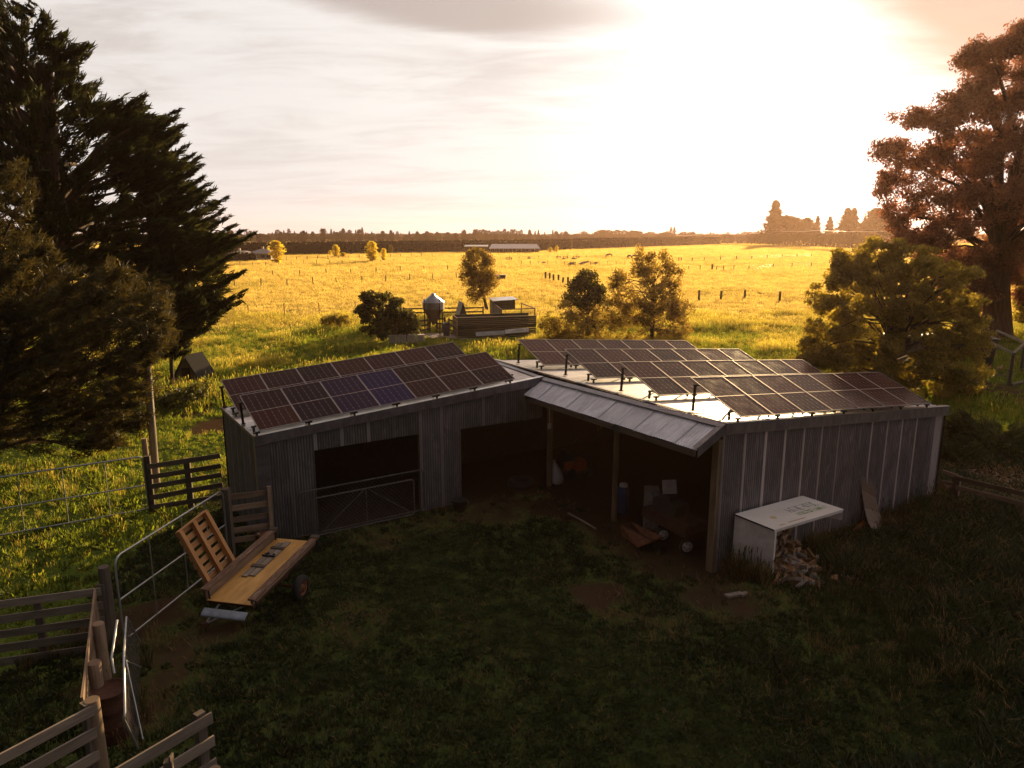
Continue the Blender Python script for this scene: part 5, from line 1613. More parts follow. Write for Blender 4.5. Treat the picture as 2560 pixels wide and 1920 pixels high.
# faded lettering on the lid: a worn line of green script and a short tail line, flat print
def lid_pt(u, v, h=.003):
    return lerp(lerp(TLf, TRf, u), lerp(TLb, TRb, u), v) + UP * h
M_INK = mat_plain('faded_green_sign_paint', (.07, .13, .10), .7, 0, .3, 20)
rr = random.Random(5)
m = MB(CO)
xcur = .50
while xcur < .90:
    w = rr.uniform(.03, .05)
    y0, y1 = .44, .66
    st = [[(0, 0), (.1, 1)], [(.1, 1), (.9, .95)], [(0, .5), (.7, .5)], [(.9, .95), (1, .1)], [(0, 0), (1, .05)], [(.5, .5), (1, 0)]]
    for (a, b_) in rr.sample(st, 3):
        p_, q_ = lid_pt(xcur + a[0] * w, y0 + a[1] * (y1 - y0)), lid_pt(xcur + b_[0] * w, y0 + b_[1] * (y1 - y0))
        m.beam(p_, q_, .016, .0012, UP)
    xcur += w + .012
m.build('faded_lettering', M_INK, lid)
# metal edge strips, left side, right stub, front lip
b = MB(CO); b.beam(TLf + UP * -.012 - U * .006, TLb + UP * -.012 - U * .006, .012, .034); b.build('edge_strip', M_DARKSTEEL, cab)
def panel(name, a, b_, zt0, zt1, z0, mat, t=.02):
    n_ = (b_ - a).cross(UP).normalized() * t
    m = MB(CO)
    a0, b0_, a1, b1 = gz(a, z0), gz(b_, z0), gz(a, zt0), gz(b_, zt1)
    m.add([a0, b0_, b1, a1, a0 + n_, b0_ + n_, b1 + n_, a1 + n_], [(0, 1, 2, 3), (7, 6, 5, 4), (0, 4, 5, 1), (1, 5, 6, 2), (2, 6, 7, 3), (3, 7, 4, 0)],
          [[(0, 0), (1, 0), (1, 1), (0, 1)]] * 6)
    return m.build(name, mat, cab)
panel('side_panel', TLf + U * .02, TLb + U * .02, TLf.z - .035, TLb.z - .035, -.05, M_WHITEP)
panel('side_panel', TRf - U * .03, TRb - U * .03, TRf.z - .035, TRb.z - .035, TRf.z - .30, M_WHITEP)
MB(CO).prism(gz(TLf + U * .035, TLf.z / 2 - .03) - W_ * .012, UP * (TLf.z / 2 - .01), U * .03, W_ * .012).build('front_stile', M_WHITEP, cab)
MB(CO).beam(TLf + UP * -.055 + U * .06 + W_ * .015, TRf + UP * -.055 - U * .04 + W_ * .015, .02, .045).build('front_rail', M_WHITEP, cab)
# split logs
M_LOGS = [mat_wood('split_log_%d' % i, a, b_, .85, .5) for i, (a, b_) in enumerate([((.27, .16, .09), (.40, .26, .16)), ((.17, .12, .09), (.30, .22, .17)), ((.32, .17, .08), (.45, .27, .14)), ((.26, .22, .20), (.40, .35, .33))])]
def log_mesh(i):
    rr = random.Random(i)
    l, r_ = rr.uniform(.30, .44), rr.uniform(.055, .085)
    m = MB()
    k = rr.choice([3, 4, 5])
    a0 = rr.uniform(0, 6)
    ang = sorted(a0 + 2 * math.pi * j / k + rr.uniform(-.3, .3) for j in range(k))
    V = []
    for s in (-1, 1):
        for a in ang:
            q = r_ * rr.uniform(.85, 1.15)
            V.append((s * l / 2 + rr.uniform(-.01, .01), q * math.cos(a), q * math.sin(a)))
    F = [(j, (j + 1) % k, k + (j + 1) % k, k + j) for j in range(k)] + [tuple(range(k - 1, -1, -1)), tuple(range(k, 2 * k))]
    UVs = [[(0, j * .08), (0, j * .08 + .08), (l, j * .08 + .08), (l, j * .08)] for j in range(k)] + [[(V[j][1], V[j][2]) for j in range(k - 1, -1, -1)], [(V[j][1], V[j][2]) for j in range(k, 2 * k)]]
    m.add(V, F, UVs)
    return m
protos = []
for i in range(12):
    o = log_mesh(i).build('firewood_log', M_LOGS[i % 4]); protos.append(o)
cu, cw = U, W_
cnt = 0
LOGC = ['tan', 'grey-brown', 'orange', 'silvery']
def put_log(pos, rot, label, grp):
    global cnt
    label = LOGC[cnt % 4] + ' ' + label
    p_ = protos[cnt % 12]
    o = p_ if cnt < 12 else p_.copy()
    if cnt >= 12: COL.objects.link(o)
    o.location = pos; o.rotation_euler = rot
    tag(o, label, 'log', grp)
    cnt += 1
wallrot = math.atan2(W_.y, W_.x)
# stacked inside, ends to the front
rr = random.Random(3)
for row in range(8):
    for k in range(8 - row // 4):
        pos = CO + U * (.14 + k * .135 + (row % 2) * .06 + rr.uniform(-.02, .02)) + W_ * (.42 + rr.uniform(-.10, .06)) + UP * (.08 + row * .135)
        if pos.z > TLf.z - .2: continue
        put_log(pos, (rr.uniform(0, 6), rr.uniform(-.08, .08), wallrot + rr.uniform(-.22, .22)), 'split firewood log stacked under the sign-board lid', 'firewood stacked in the white cabinet')
# spilled in front
for k in range(84):
    a = rr.uniform(0, 1)
    x_ = rr.gauss(.72, .45); y_ = -abs(rr.gauss(0, .52)) + .30
    hgt = max(.06, .42 - .55 * abs(y_) - .35 * abs(x_ - .6)) * rr.uniform(.25, 1)
    pos = CO + U * x_ + W_ * y_ + UP * (hgt + .03)
    if x_ < .08: continue
    put_log(pos, (rr.uniform(0, 6), rr.uniform(-.5, .5), rr.uniform(0, 6)), 'split firewood log spilled on the grass before the cabinet', 'firewood spilled before the white cabinet')
for k in range(9):
    pos = CO + U * rr.uniform(1.25, 1.95) + W_ * rr.uniform(.1, .75) + UP * rr.uniform(.1, .32)
    put_log(pos, (rr.uniform(0, 6), rr.uniform(-.7, .3), rr.uniform(0, 6)), 'loose split log lying in the weeds right of the cabinet', 'loose logs right of the white cabinet')
# leaning curled board
q = [(onwall(2153, 1184, .05), onwall(2189, 1194, .05)), (onwall(2154, 1225, .08), onwall(2189, 1245, .08)), (onwall(2161, 1270, .20), onwall(2198, 1280, .20)), (onwall(2170, 1305, .50), onwall(2210, 1310, .50)), (onwall(2180, 1322, .72), onwall(2206, 1322, .72))]
c = gz(q[3][0])
t = thing('curled_board', 'tall buckled brown hardboard leaning on the striped end wall', 'board', c)
m = MB(c)
for (a, b_), (a2, b2) in zip(q[:-1], q[1:]):
    n_ = 3
    for j in range(n_):
        m.quad(lerp(a, a2, j / n_), lerp(a, a2, (j + 1) / n_), lerp(b_, b2, (j + 1) / n_), lerp(b_, b2, j / n_))
o = m.build('sheet', mat_plain('brown_hardboard', (.14, .085, .058), .7, 0, .15, 5), t)
o.modifiers.new('thick', 'SOLIDIFY').thickness = .012
# orange sheet
q = [onwall(2116, 1340, .40), onwall(2158, 1300, .22), onwall(2207, 1331, .62), onwall(2188, 1352, .85)]
c = gz(q[0])
t = thing('orange_sheet', 'bright orange sheet with worn pale marks lying at the foot of the end wall', 'sheet', c)
m = MB(c); m.quad(q[0], q[3], q[2], q[1])
def mat_orange():
    m, n = material('worn_orange_plastic')
    u = uvec(n)
    f = n.noise(u, 7, 5, .7)
    s = n.noise(n.mapping(u, scale=(3, 14, 1)), 1.0, 3, .6)
    c = n.mix(n.rng(f, .3, .7), (.36, .10, .012), (.48, .16, .02))
    c = n.mix(n.math('MULTIPLY', n.rng(s, .56, .62), .7), c, (.55, .42, .36))
    b = n('ShaderNodeBsdfPrincipled', {'Base Color': c, 'Roughness': .55}); out(n, b.outputs[0]); return m
o = m.build('panel', mat_orange(), t)
o.modifiers.new('thick', 'SOLIDIFY').thickness = .02
# pale rubble where the corner of the shed meets the yard
for k, (px, py, lab) in enumerate([(1835, 1490, 'pale broken slab lying on the bare patch before the shed corner'), (1793, 1418, 'pale chunk of timber at the foot of the open corner post')]):
    c = gz(G(px, py))
    t = thing('broken_slab' if k == 0 else 'timber_chunk', lab, 'debris', c)
    m = MB(c)
    m.prism(c + UP * .03, U * .22 - W_ * .05, W_ * .07, UP * .03); m.prism(c + UP * .04 + U * .22 - W_ * .1, U * .10, W_ * .05 + U * .02, UP * .025)
    m.build('fragment', mat_plain('pale_concrete_%d' % k, (.22, .18, .15), .9, 0, .3, 14), t)

# ------------------------------------------------------------------ right-hand rail fence, chips, pergola, hens
f0, f1, f2 = G(2352, 1258), G(2386, 1257), gz(G(2560, 1237, .78))
e = (f2 - f1)
f3 = f1 + e * 1.25
z_t = AT(2386, 1190, f1.y).z
t = board_fence('low brown rail fence running right from the shed corner', f1, f3, [z_t - .06, z_t - .36], [0, .85], (.14, .035), M_RAILOR, 1, None, 'rail_fence', z_t, .09)
MB(f1).beam(f1 + UP * (z_t - .02), gz(Vector((13.7, 21.95, 0)), z_t + .03), .035, .12).build('board', M_RAILOR, t)
MB(f1).beam(f1 + UP * (z_t - .32), gz(Vector((13.7, 21.95, 0)), z_t - .30), .035, .12).build('board', M_RAILOR, t)
# bark chips and sticks on the ground behind it
r = np.random.default_rng(77)
m = MB()
for k in range(520):
    p_ = G(r.uniform(2395, 2620), r.uniform(1168, 1285))
    a = r.uniform(0, 6.28); l = r.uniform(.05, .28)
    d = Vector((math.cos(a), math.sin(a), r.uniform(-.15, .25)))
    m.beam(p_ + UP * .02, p_ + d * l + UP * .05, r.uniform(.015, .05), .012)
o = m.build('bark_chips', M_RAILOR)
tag(o, 'reddish bark chips and sticks heaped behind the right rail fence', None, None, 'stuff')
c = G(2360, 1232)
t = thing('sawn_log_end', 'orange sawn log end lying behind the rail fence at the shed corner', 'log', gz(c))
MB(t.location).tube([gz(c, .22) - U * .15, gz(c, .22) + U * .28], [.13, .13], 14).build('round', M_RUST, t)

PA, PB, PC, PD = G(2450, 917), G(2522, 962), G(2552, 930), G(2486, 892)
pz = AT(2522, 886, PB.y).z
t = thing('pergola_frame', 'bare post-and-beam frame of the hen yard under the gum tree', 'frame', PB)
PC = PB + (PC - PB) * 1.0
far = PC + (PC - PB) * .0
for p_ in (PA, PB, PC, PD):
    MB(PB).tube([p_ - UP * .1, p_ + UP * pz], [.10, .09], 10).build('post', M_RAIL, t)
for a, b_ in ((PA, PB), (PD, PC), (PB, PB + (PC - PB).normalized() * 6)):
    dd = (b_ - a).normalized() * .25
    MB(PB).beam(a - dd + UP * (pz + .06), b_ + dd + UP * (pz + .06), .09, .12).build('beam', M_RAIL, t)
hc = G(2466, 918)
t = thing('hen_house', 'small dark hen house with a pale sheet-iron roof behind the post frame', 'hen house', hc)
hz = AT(2466, 846, hc.y).z
b = MB(hc); b.prism(hc + UP * hz / 2 + Vector((0, .5, 0)), UP * hz / 2, Vector((.40, 0, 0)), Vector((0, .5, 0))); b.build('wall', M_RAILDK, t)
b = MB(hc); b.prism(hc + UP * (hz + .03) + Vector((-.02, .45, 0)), Vector((.52, 0, -.02)), Vector((0, .7, .04)), UP * .015); b.build('roof', M_ROOF, t)
b = MB(hc); b.prism(hc + UP * .35 + Vector((.1, -.012, 0)), UP * .3, Vector((.16, 0, 0)), Vector((0, .01, 0))); b.build('door', M_BLACK, t)
b = MB(hc); b.prism(hc + UP * (hz - .22) + Vector((0, -.03, 0)), Vector((.44, 0, 0)), UP * .18, Vector((0, .015, 0))); b.build('fascia', M_RAIL, t)
sh = G(2445, 880)
# long pale roof glimpsed through the broad tree
c = gz(AT(2290, 860, 47))
t = thing('lean_to', 'low shed whose pale roof edge glints through the broad tree', 'shed', c)
hz2 = AT(2290, 838, 47).z
b = MB(c); b.prism(c + UP * (hz2 / 2 - .05), UP * (hz2 / 2), Vector((2.6, 0, 0)), Vector((0, 1.2, 0))); b.build('wall', M_RAILDK, t)
b = MB(c); b.prism(c + UP * (hz2 + .02), Vector((2.9, 0, 0)), Vector((0, 1.5, -.12)), UP * .02); b.build('roof', M_GALV_DULL, t)
def hen(px, py, face, label, col):
    c = gz(G(px, py))
    t = thing('hen', label, 'hen', c)
    f = Vector((face, .2, 0)).normalized()
    b = MB(c)
    b.tube([c + UP * .20 - f * .17 + UP * .10, c + UP * .22 - f * .11 + UP * .03, c + UP * .22, c + UP * .24 + f * .10, c + UP * .33 + f * .15, c + UP * .40 + f * .165, c + UP * .41 + f * .22], [.02, .075, .115, .095, .05, .04, .012], 10)
    b.tube([c + UP * .36 - f * .25, c + UP * .30 - f * .17, c + UP * .24 - f * .08], [.02, .055, .07], 8)
    for s in (-1, 1):
        o_ = Vector((-f.y, f.x, 0)) * .045 * s
        b.tube([c + o_ + UP * .16, c + o_ + UP * .0], .012, 5)
    b.build('body', mat_plain('hen_feathers_%s' % label[:4], col, .9), t)
    MB(c).prism(c + UP * .455 + f * .17, f * .03, UP * .018, Vector((-f.y, f.x, 0)) * .006).build('comb', M_RED, t)
hen(2469, 930, 1, 'brown hen standing at the hen house door', (.30, .13, .06))
hen(2497, 930, 1, 'pale-headed hen facing right between the hen house and the front post', (.45, .28, .16))
for k, (x0, y0, x1, y1, lab) in enumerate([(2466, 938, 2518, 945, 'long pale pole edging the hen yard behind the front post'), (2484, 932, 2545, 940, 'second pale pole lying on the earth of the hen yard'), (2528, 965, 2575, 955, 'pale timber lying right of the front frame post')]):
    a, b_ = G(x0, y0), G(x1, y1)
    t = thing('log_edging', lab, 'log', a)
    MB(a).tube([a + UP * .08, lerp(a, b_, .5) + UP * .10, b_ + UP * .08], [.07, .08, .07], 8).build('stem', M_RAIL, t)
# ------------------------------------------------------------------ middle distance: silo, bins, hutches
SC = G(1085, 838); SC = gz(AT(1085, 838, 60))
SY = SC.y
rS = 27.5 * SY / FPX * 1.0
zE, zA, zC, zT = AT(1085, 755, SY).z, AT(1085, 735, SY).z, AT(1085, 773, SY).z, AT(1085, 809, SY).z
t = thing('feed_silo', 'round galvanised feed silo with a cone roof on thin legs', 'silo', SC)
prof = []
nr_ = 9
for k in range(nr_ + 1):
    z = zC + (zE - zC) * k / nr_
    prof += [(rS * (1.0 if k % 2 else .965), z)]
MB(SC).lathe(SC, prof, 28).build('barrel', mat_galv('silo_iron', (.40, .37, .36), (.55, .52, .5), .5, .6, .4), t)
MB(SC).lathe(SC, [(rS * 1.04, zE - .02), (rS * 1.04, zE + .03), (rS * .18, zA - .06), (rS * .18, zA + .02), (0, zA + .10)], 28).build('roof', M_ROOF, t)
MB(SC).lathe(SC, [(.12, zT - .05), (.14, zT), (rS * .94, zC - .02), (rS * .96, zC)], 24).build('hopper', mat_plain('rust_stained_hopper_iron', (.16, .105, .08), .7, .3, .3, 3), t)
for k in range(4):
    a = R(40 + 90 * k)
    d = Vector((math.cos(a), math.sin(a), 0)) * rS * .98
    MB(SC).beam(SC + d - UP * .05, SC + d + UP * (zC + .9), .06, .06, d).build('leg', M_RUSTDK, t)
    a2 = R(130 + 90 * k)
    d2 = Vector((math.cos(a2), math.sin(a2), 0)) * rS * .98
    MB(SC).beam(SC + d + UP * .2, SC + d2 + UP * 1.0, .03, .03).build('brace', M_RUSTDK, t)
# concrete apron
c = gz(AT(1105, 838, 58.6))
b = MB(); b.prism(c + UP * .03, Vector((1.9, 0, 0)), Vector((-.3, 1.5, 0)), UP * .04)
o = b.build('concrete_pad', mat_plain('stained_concrete', (.36, .29, .24), .9, 0, .25, 4)); tag(o, 'stained concrete pad under the feed silo', 'slab')
M_CONC = mat_plain('pale_concrete_block', (.46, .40, .36), .9, 0, .25, 6)
for k, (x0, x1) in enumerate(((971, 993), (994.5, 1016), (1018, 1039), (1041, 1061))):
    Yb = 55.0 + k * .2
    a, b_ = AT(x0 + .8, 838, Yb), AT(x1 - .8, 838, Yb)
    z = AT(1000, 838 - k * .6, Yb).z
    c = gz((a + b_) / 2)
    t = thing('concrete_block', ['leftmost of four white concrete blocks under the low dark bush', 'second white concrete block from the round dark tree', 'third white concrete block, next to last before the silo', 'white concrete block nearest the feed silo'][k], 'block', c, 0, 'white concrete blocks')
    w = (b_ - a).length / 2
    m = MB(c)
    prof = [(-w, 0), (w, 0), (w * .97, z * .96), (w * .93, z), (-w * .93, z), (-w * .97, z * .96)]
    V = [c + Vector((x, -.28 + .56 * s, zz)) for s in (0, 1) for x, zz in prof]
    m.add(V, [(0, 1, 2, 3, 4, 5), (11, 10, 9, 8, 7, 6)] + [(i, i + 6, (i + 1) % 6 + 6, (i + 1) % 6) for i in range(6)])
    m.build('casting', M_CONC, t)
# timber bin
Ya, Yb = 57.2, 58.6
tl, tr = AT(1144, 796, Ya), AT(1342, 789.5, Yb)
bl, br_ = gz(AT(1145, 843, Ya)), gz(AT(1340, 836, Yb))
t = thing('silage_bin', 'long open-topped dark timber bin beside the feed silo', 'bin', bl)
zt = (tl.z + tr.z) / 2
e = (br_ - bl).normalized(); nb = Vector((-e.y, e.x, 0)); LB = (br_ - bl).length
wd = 2.6
zm = zt * .56
m_dk = mat_wood('black_stained_board', (.035, .026, .022), (.06, .045, .038), .7)
nb_ = 5
for k in range(nb_):
    MB(bl).prism(bl + e * LB / 2 + UP * (zm + (zt - zm) * (k + .5) / nb_), e * LB / 2, UP * ((zt - zm) / nb_ / 2 - .01), nb * .03).build('board', m_dk, t)
for k in range(5):
    MB(bl).prism(bl + e * LB / 2 + UP * (zm * (k + .5) / 5) + nb * .05, e * LB / 2, UP * (zm / 10 - .012), nb * .03).build('board', M_RAILDK, t)
for k in range(6):
    MB(bl).prism(bl + nb * wd * .5 + UP * (zt * (k + .5) / 6) - e * .02, nb * wd / 2, UP * (zt / 12 - .012), e * .03).build('end_board', M_RAILOR, t)
    MB(bl).prism(bl + nb * wd + e * LB / 2 + UP * (zt * (k + .5) / 6), e * LB / 2, UP * (zt / 12 - .012), nb * .03).build('board', M_RAILDK, t)
MB(bl).prism(bl + e * LB / 2 + UP * (zt + .03), e * (LB / 2 + .05), nb * .07, UP * .025).build('coping', M_RAIL, t)
MB(bl).prism(bl + e * LB / 2 + UP * zm - nb * .04, e * LB / 2, UP * .025, nb * .02).build('coping', M_RAIL, t)
for (x0, x1, y0, y1, lab) in ((1190, 1262, 836, 832, 'dull corrugated offcut leaning low against the timber bin'), (1263, 1322, 830, 825, 'brighter corrugated offcut leaning on the right half of the timber bin')):
    a, b_ = AT(x0, y0, 56.9), AT(x1, y1, 57.6)
    t2 = thing('iron_offcut', lab, 'sheet', gz(a))
    sheet('corrugated_sheet', t2, M_ROOF, a - UP * .16, a + UP * .16 + nb * .12, b_ + UP * .16 + nb * .12, b_ - UP * .16, pitch=.08, amp=.03, segs=4)
# blue drum by the bin
c = gz(AT(1116, 832, 58.6))
drum('water_drum', 'blue-grey drum between the feed silo and the timber bin', c, .26, AT(1116, 807, 58.6).z, mat_plain('dull_blue_paint', (.05, .065, .10), .6))
# post-and-rail yards round the silo
def rails(label, pts, Y, zs, name='rail_fence', mat=None, post=1.3):
    P_ = [gz(AT(x, 800, y)) for x, y in zip(pts, Y)]
    for i in range(len(P_) - 1):
        if i == 0:
            root = board_fence(label, P_[0], P_[1], zs, [0, 1], (.14, .04), mat or M_RAILDK, 1, None, name, post, .07)
    return root
rails('low rails left of the silo hopper, behind the low dark bush', (1045, 1074), (59.5, 60.5), [.35, .75, 1.15])
rails('low dark rails between the silo and the blue-grey drum', (1092, 1112), (61.2, 61.0), [.35, .75, 1.15])
rails('short curved yard rails meeting the end of the timber bin', (1122, 1140), (60.5, 58.2), [.4, .8, 1.2])
rails('long sunlit rail fence passing behind the A-shaped hut', (1010, 1208), (70.5, 71.5), [.62, 1.02], post=1.15)
c = gz(AT(1056, 832, 58.4))
t = thing('grey_rail', 'pale slanting plank propped on the rails left of the silo leg', 'plank', c)
MB(c).beam(c + UP * .1, c + UP * .75 + Vector((-.25, .3, 0)), .03, .16).build('board', M_RAIL, t)
# A-frame hut
def aframe(label, lx, rx, ax, ytop, ybase, D, depth, mat, skew=0.3):
    c = gz(AT((lx + rx) / 2, ybase, D))
    w = (rx - lx) / 2 * D / FPX
    h = AT(ax, ytop, D).z
    t = thing('a_frame_hut', label, 'hut', c)
    dv = Vector((skew, 1, 0)).normalized() * depth
    wv = Vector((w, 0, 0))
    ap = UP * h
    for s in (-1, 1):
        m = MB(c)
        q = c + wv * s
        nrm = Vector((s * h, 0, w)).normalized() * .02
        m.add([q + nrm, q + dv + nrm, c + ap + dv + nrm, c + ap + nrm, q - nrm, q + dv - nrm, c + ap + dv - nrm, c + ap - nrm], [(0, 1, 2, 3), (7, 6, 5, 4), (0, 4, 5, 1), (1, 5, 6, 2), (2, 6, 7, 3), (3, 7, 4, 0)], [[(0, 0), (1, 0), (1, 1), (0, 1)]] * 6)
        m.build('roof', mat, t)
    m = MB(c)
    f = dv * .06
    m.add([c - wv * .96 + f, c - wv * .3 + f, c - wv * .3 + f + UP * h * .5, c + wv * .3 + f + UP * h * .5, c + wv * .3 + f, c + wv * .96 + f, c + ap * .97 + f], [(0, 1, 2, 6), (2, 3, 6), (3, 4, 5, 6)])
    m.build('front', M_RAIL, t)
    m = MB(c); m.quad(c - wv * .3 + f * 2, c + wv * .3 + f * 2, c + wv * .3 + f * 2 + UP * h * .5, c - wv * .3 + f * 2 + UP * h * .5)
    m.build('doorway', M_BLACK, t)  # black sheet standing in for the unlit inside of the hut
    m = MB(c); m.add([c - wv + dv * .98, c + wv + dv * .98, c + ap + dv * .98], [(0, 2, 1)]); m.build('back', M_RAILDK, t)
aframe('grey A-shaped hut with a dark doorway right of the feed silo', 1140, 1176, 1157, 757, 791, 64, 2.0, mat_plain('weathered_grey_iron', (.22, .22, .19), .7, .3), -.25)
aframe('black A-shaped hut in the shadow behind the power pole', 428, 500, 458, 888, 952, 40.6, 1.3, M_BLACK, .5)
# hen run with a roofed end
Yh = 64
c = gz(AT(1290, 800, Yh))
t = thing('hen_run', 'wire hen run with a flat iron roof over its left end, behind the timber bin', 'hen run', c)
A_, B_, C_, D_ = [gz(AT(x, 800, y)) for x, y in ((1254, 62.5), (1337, 63.5), (1284, 68), (1226, 66.5))]
zr = AT(1254, 774, 62.5).z
for p_ in (A_, B_, C_ + (B_ - A_) * .25, D_):
    MB(c).beam(p_, p_ + UP * (zr if p_ != D_ else zr + .5), .09, .09, Vector((0, 1, 0))).build('post', M_RAILDK, t)
for a, b_ in ((A_, B_), (B_, C_ + (B_ - A_) * .25), (A_, D_)):
    MB(c).beam(a + UP * zr, b_ + UP * (zr if b_ != D_ else zr + .4), .06, .08).build('top_rail', M_RAIL, t)
    m = MB(c)
    n_ = int((b_ - a).length / .12)
    for k in range(n_):
        m.tube([lerp(a, b_, k / n_), lerp(a, b_, k / n_) + UP * zr], .004, 3, cap=False)
    for k in range(8):
        m.tube([a + UP * zr * k / 8, b_ + UP * zr * k / 8], .004, 3, cap=False)
    tag(m.build('wire_netting', M_STEEL, t), kind='stuff')
e1 = (A_ - D_)
for k in range(9):
    q = lerp(D_, A_, (k + .5) / 9)
    MB(c).prism(q + UP * (zr + .3 * (1 - k / 9)) / 2, UP * (zr + .3 * (1 - k / 9)) / 2, e1 / 19, Vector((.02, .01, 0))).build('plank', M_RAIL, t)
rc = (D_ + C_) / 2 + UP * (zr + .55) + Vector((.1, -.6, 0))
b = MB(c); b.prism(rc, (C_ - D_) / 2 * 1.05, Vector((-.25, 1.0, .05)), UP * .03); b.build('roof', M_ROOF, t)
b = MB(c); b.prism(rc - UP * .5, (C_ - D_) / 2 * .95, Vector((-.1, .5, 0)), UP * .42); b.build('hutch', M_RAILDK, t)
c = gz(AT(1214, 792, 62.3))
t = thing('leaning_plank', 'pale plank leaning on the end wall of the hen run', 'plank', c)
MB(c).beam(c, c + Vector((.45, .5, 1.25)), .28, .03, Vector((1, -1, 0))).build('board', M_RAIL, t)
# trough in the paddock
c = gz(AT(1252, 697, 128))
t = thing('paddock_trough', 'small grey corrugated shelter in the pasture right of the slender tree', 'shelter', c)
b = MB(c); b.prism(c + UP * .45, Vector((.85, 0, 0)), Vector((0, .5, 0)), UP * .45); b.build('wall', M_GALV_DULL, t)
b = MB(c); b.prism(c + UP * .93, Vector((.95, 0, 0)), Vector((0, .6, 0)), UP * .03); b.build('roof', M_ROOF, t)

# ------------------------------------------------------------------ post-and-wire fences of the pasture
def wire_fence(label, spots, h=1.2, r=.085, wires=(.35, .7, 1.05), thick=()):
    P_ = [G(x, y) for x, y in spots]
    root = thing('wire_fence', label, 'fence', P_[0])
    sc = max(1.0, P_[0].y / 110)
    proto = None
    for i, p_ in enumerate(P_):
        rr_ = r * (1.9 if i in thick else rnd.uniform(.8, 1.1)) * sc ** .5
        if proto is None or i in thick:
            o = MB((0, 0, 0)).tube([(0, 0, -.1), (0, 0, h)], rr_, 7).build('post', M_RAILDK, root)
            if proto is None: proto = o
        else:
            o = proto.copy(); COL.objects.link(o); o.parent = root
        o.location = p_ - P_[0]
        o.rotation_euler = (rnd.uniform(-.05, .05), rnd.uniform(-.05, .05), rnd.uniform(0, 3))
        o.scale = (1, 1, rnd.uniform(.85, 1.1) * (1.15 if i in thick else 1))
    m = MB(P_[0])
    for z in wires:
        m.tube([p_ + UP * z for p_ in P_], .005 * sc, 3, cap=False)
    m.build('wire', M_STEEL, root)
    return root
wire_fence('upper wire fence across the left pasture, ending near the slender tree', [(545, 694.5), (610, 693), (682, 691), (750, 690), (816, 687), (877, 685), (940, 682), (1000, 680), (1060, 677.5), (1119, 676)])
wire_fence('lower wire fence across the left pasture with long grass at its foot', [(520, 719), (587, 717), (653, 716), (718, 715), (783, 713), (841, 711), (905, 708), (964, 706), (1024, 703), (1082, 701), (1141, 697)])
wire_fence('nearest wire fence at the edge of the weeds, left of the round dark tree', [(540, 795), (622, 792), (711, 790), (798, 786), (888, 782), (975, 779)], wires=(.3, .6, .9), r=.05)
wire_fence('wire fence with thick dark posts right of the loose bronze tree', [(1747, 754), (1802, 750), (1861, 748), (1949, 754), (2037, 758), (2120, 762)], 1.25, .075, thick=(0,))
wire_fence('wire fence in the right pasture whose posts crowd together halfway', [(1722, 677), (1750, 678), (1780, 677), (1791, 678), (1809, 678), (1834, 677), (1872, 677), (1932, 672), (1980, 671), (2028, 670)], thick=(2,))
wire_fence('thin farther wire fence across the right pasture', [(1697, 653.5), (1703, 654), (1730, 654), (1760, 653), (1801, 652), (1841, 650), (1879, 648.5), (1917, 647), (1955, 645), (1992, 644), (2028, 643)])
wire_fence('short close-set row of posts left of the dark treetop', [(1364, 699), (1375, 700), (1384, 703), (1396, 705), (1407, 709), (1420, 713)], thick=(0,))
wire_fence('line of thin posts behind the grazing sheep', [(1304, 663)] + [(1304 + k * 21.5, 663 + (k % 2) * .6 + k * .22) for k in range(1, 13)], r=.05)
wire_fence('far line of posts running up to the white-roofed barn', [(1250, 650)] + [(1250 + k * 24, 650 - k * .45) for k in range(1, 12)], r=.05)
wire_fence('faint line of posts crossing before the golden poplars', [(600 + k * 32, 667 - k * .8) for k in range(14)], r=.06)
wire_fence('rail line of posts along the foot of the long dark hedge', [(560 + k * 26, 656 - k * .75) for k in range(22)], r=.07)

# horse jumps, horses, sheep
for k, (x, y, w, lab) in enumerate(((1396, 648, 9, 'leftmost low horse jump beyond the sheep'), (1414, 649, 11, 'second low horse jump beyond the sheep'), (1440, 648, 15, 'widest low horse jump, left of the horses'), (1432, 665, 12, 'low horse jump among the sheep'), (1483, 664, 14, 'low horse jump right of the sheep, nearest the bronze tree'), (1272, 652, 14, 'low horse jump by itself below the white-roofed barn'))):
    p_ = G(x, y); s = p_.y / FPX * w / 2
    t = thing('horse_jump', lab, 'jump', p_, 0, 'horse jumps in the far pasture')
    for sg in (-1, 1):
        b = MB(p_); b.beam(p_ + Vector((s * sg, 0, 0)), p_ + Vector((s * sg, 0, 1.0)), .18, .12, (0, 1, 0)); b.build('stand', M_RAILDK, t)
    for z in (.45, .85):
        MB(p_).tube([p_ + Vector((-s, 0, z)), p_ + Vector((s, 0, z))], .08, 6).build('pole', M_RAILDK, t)

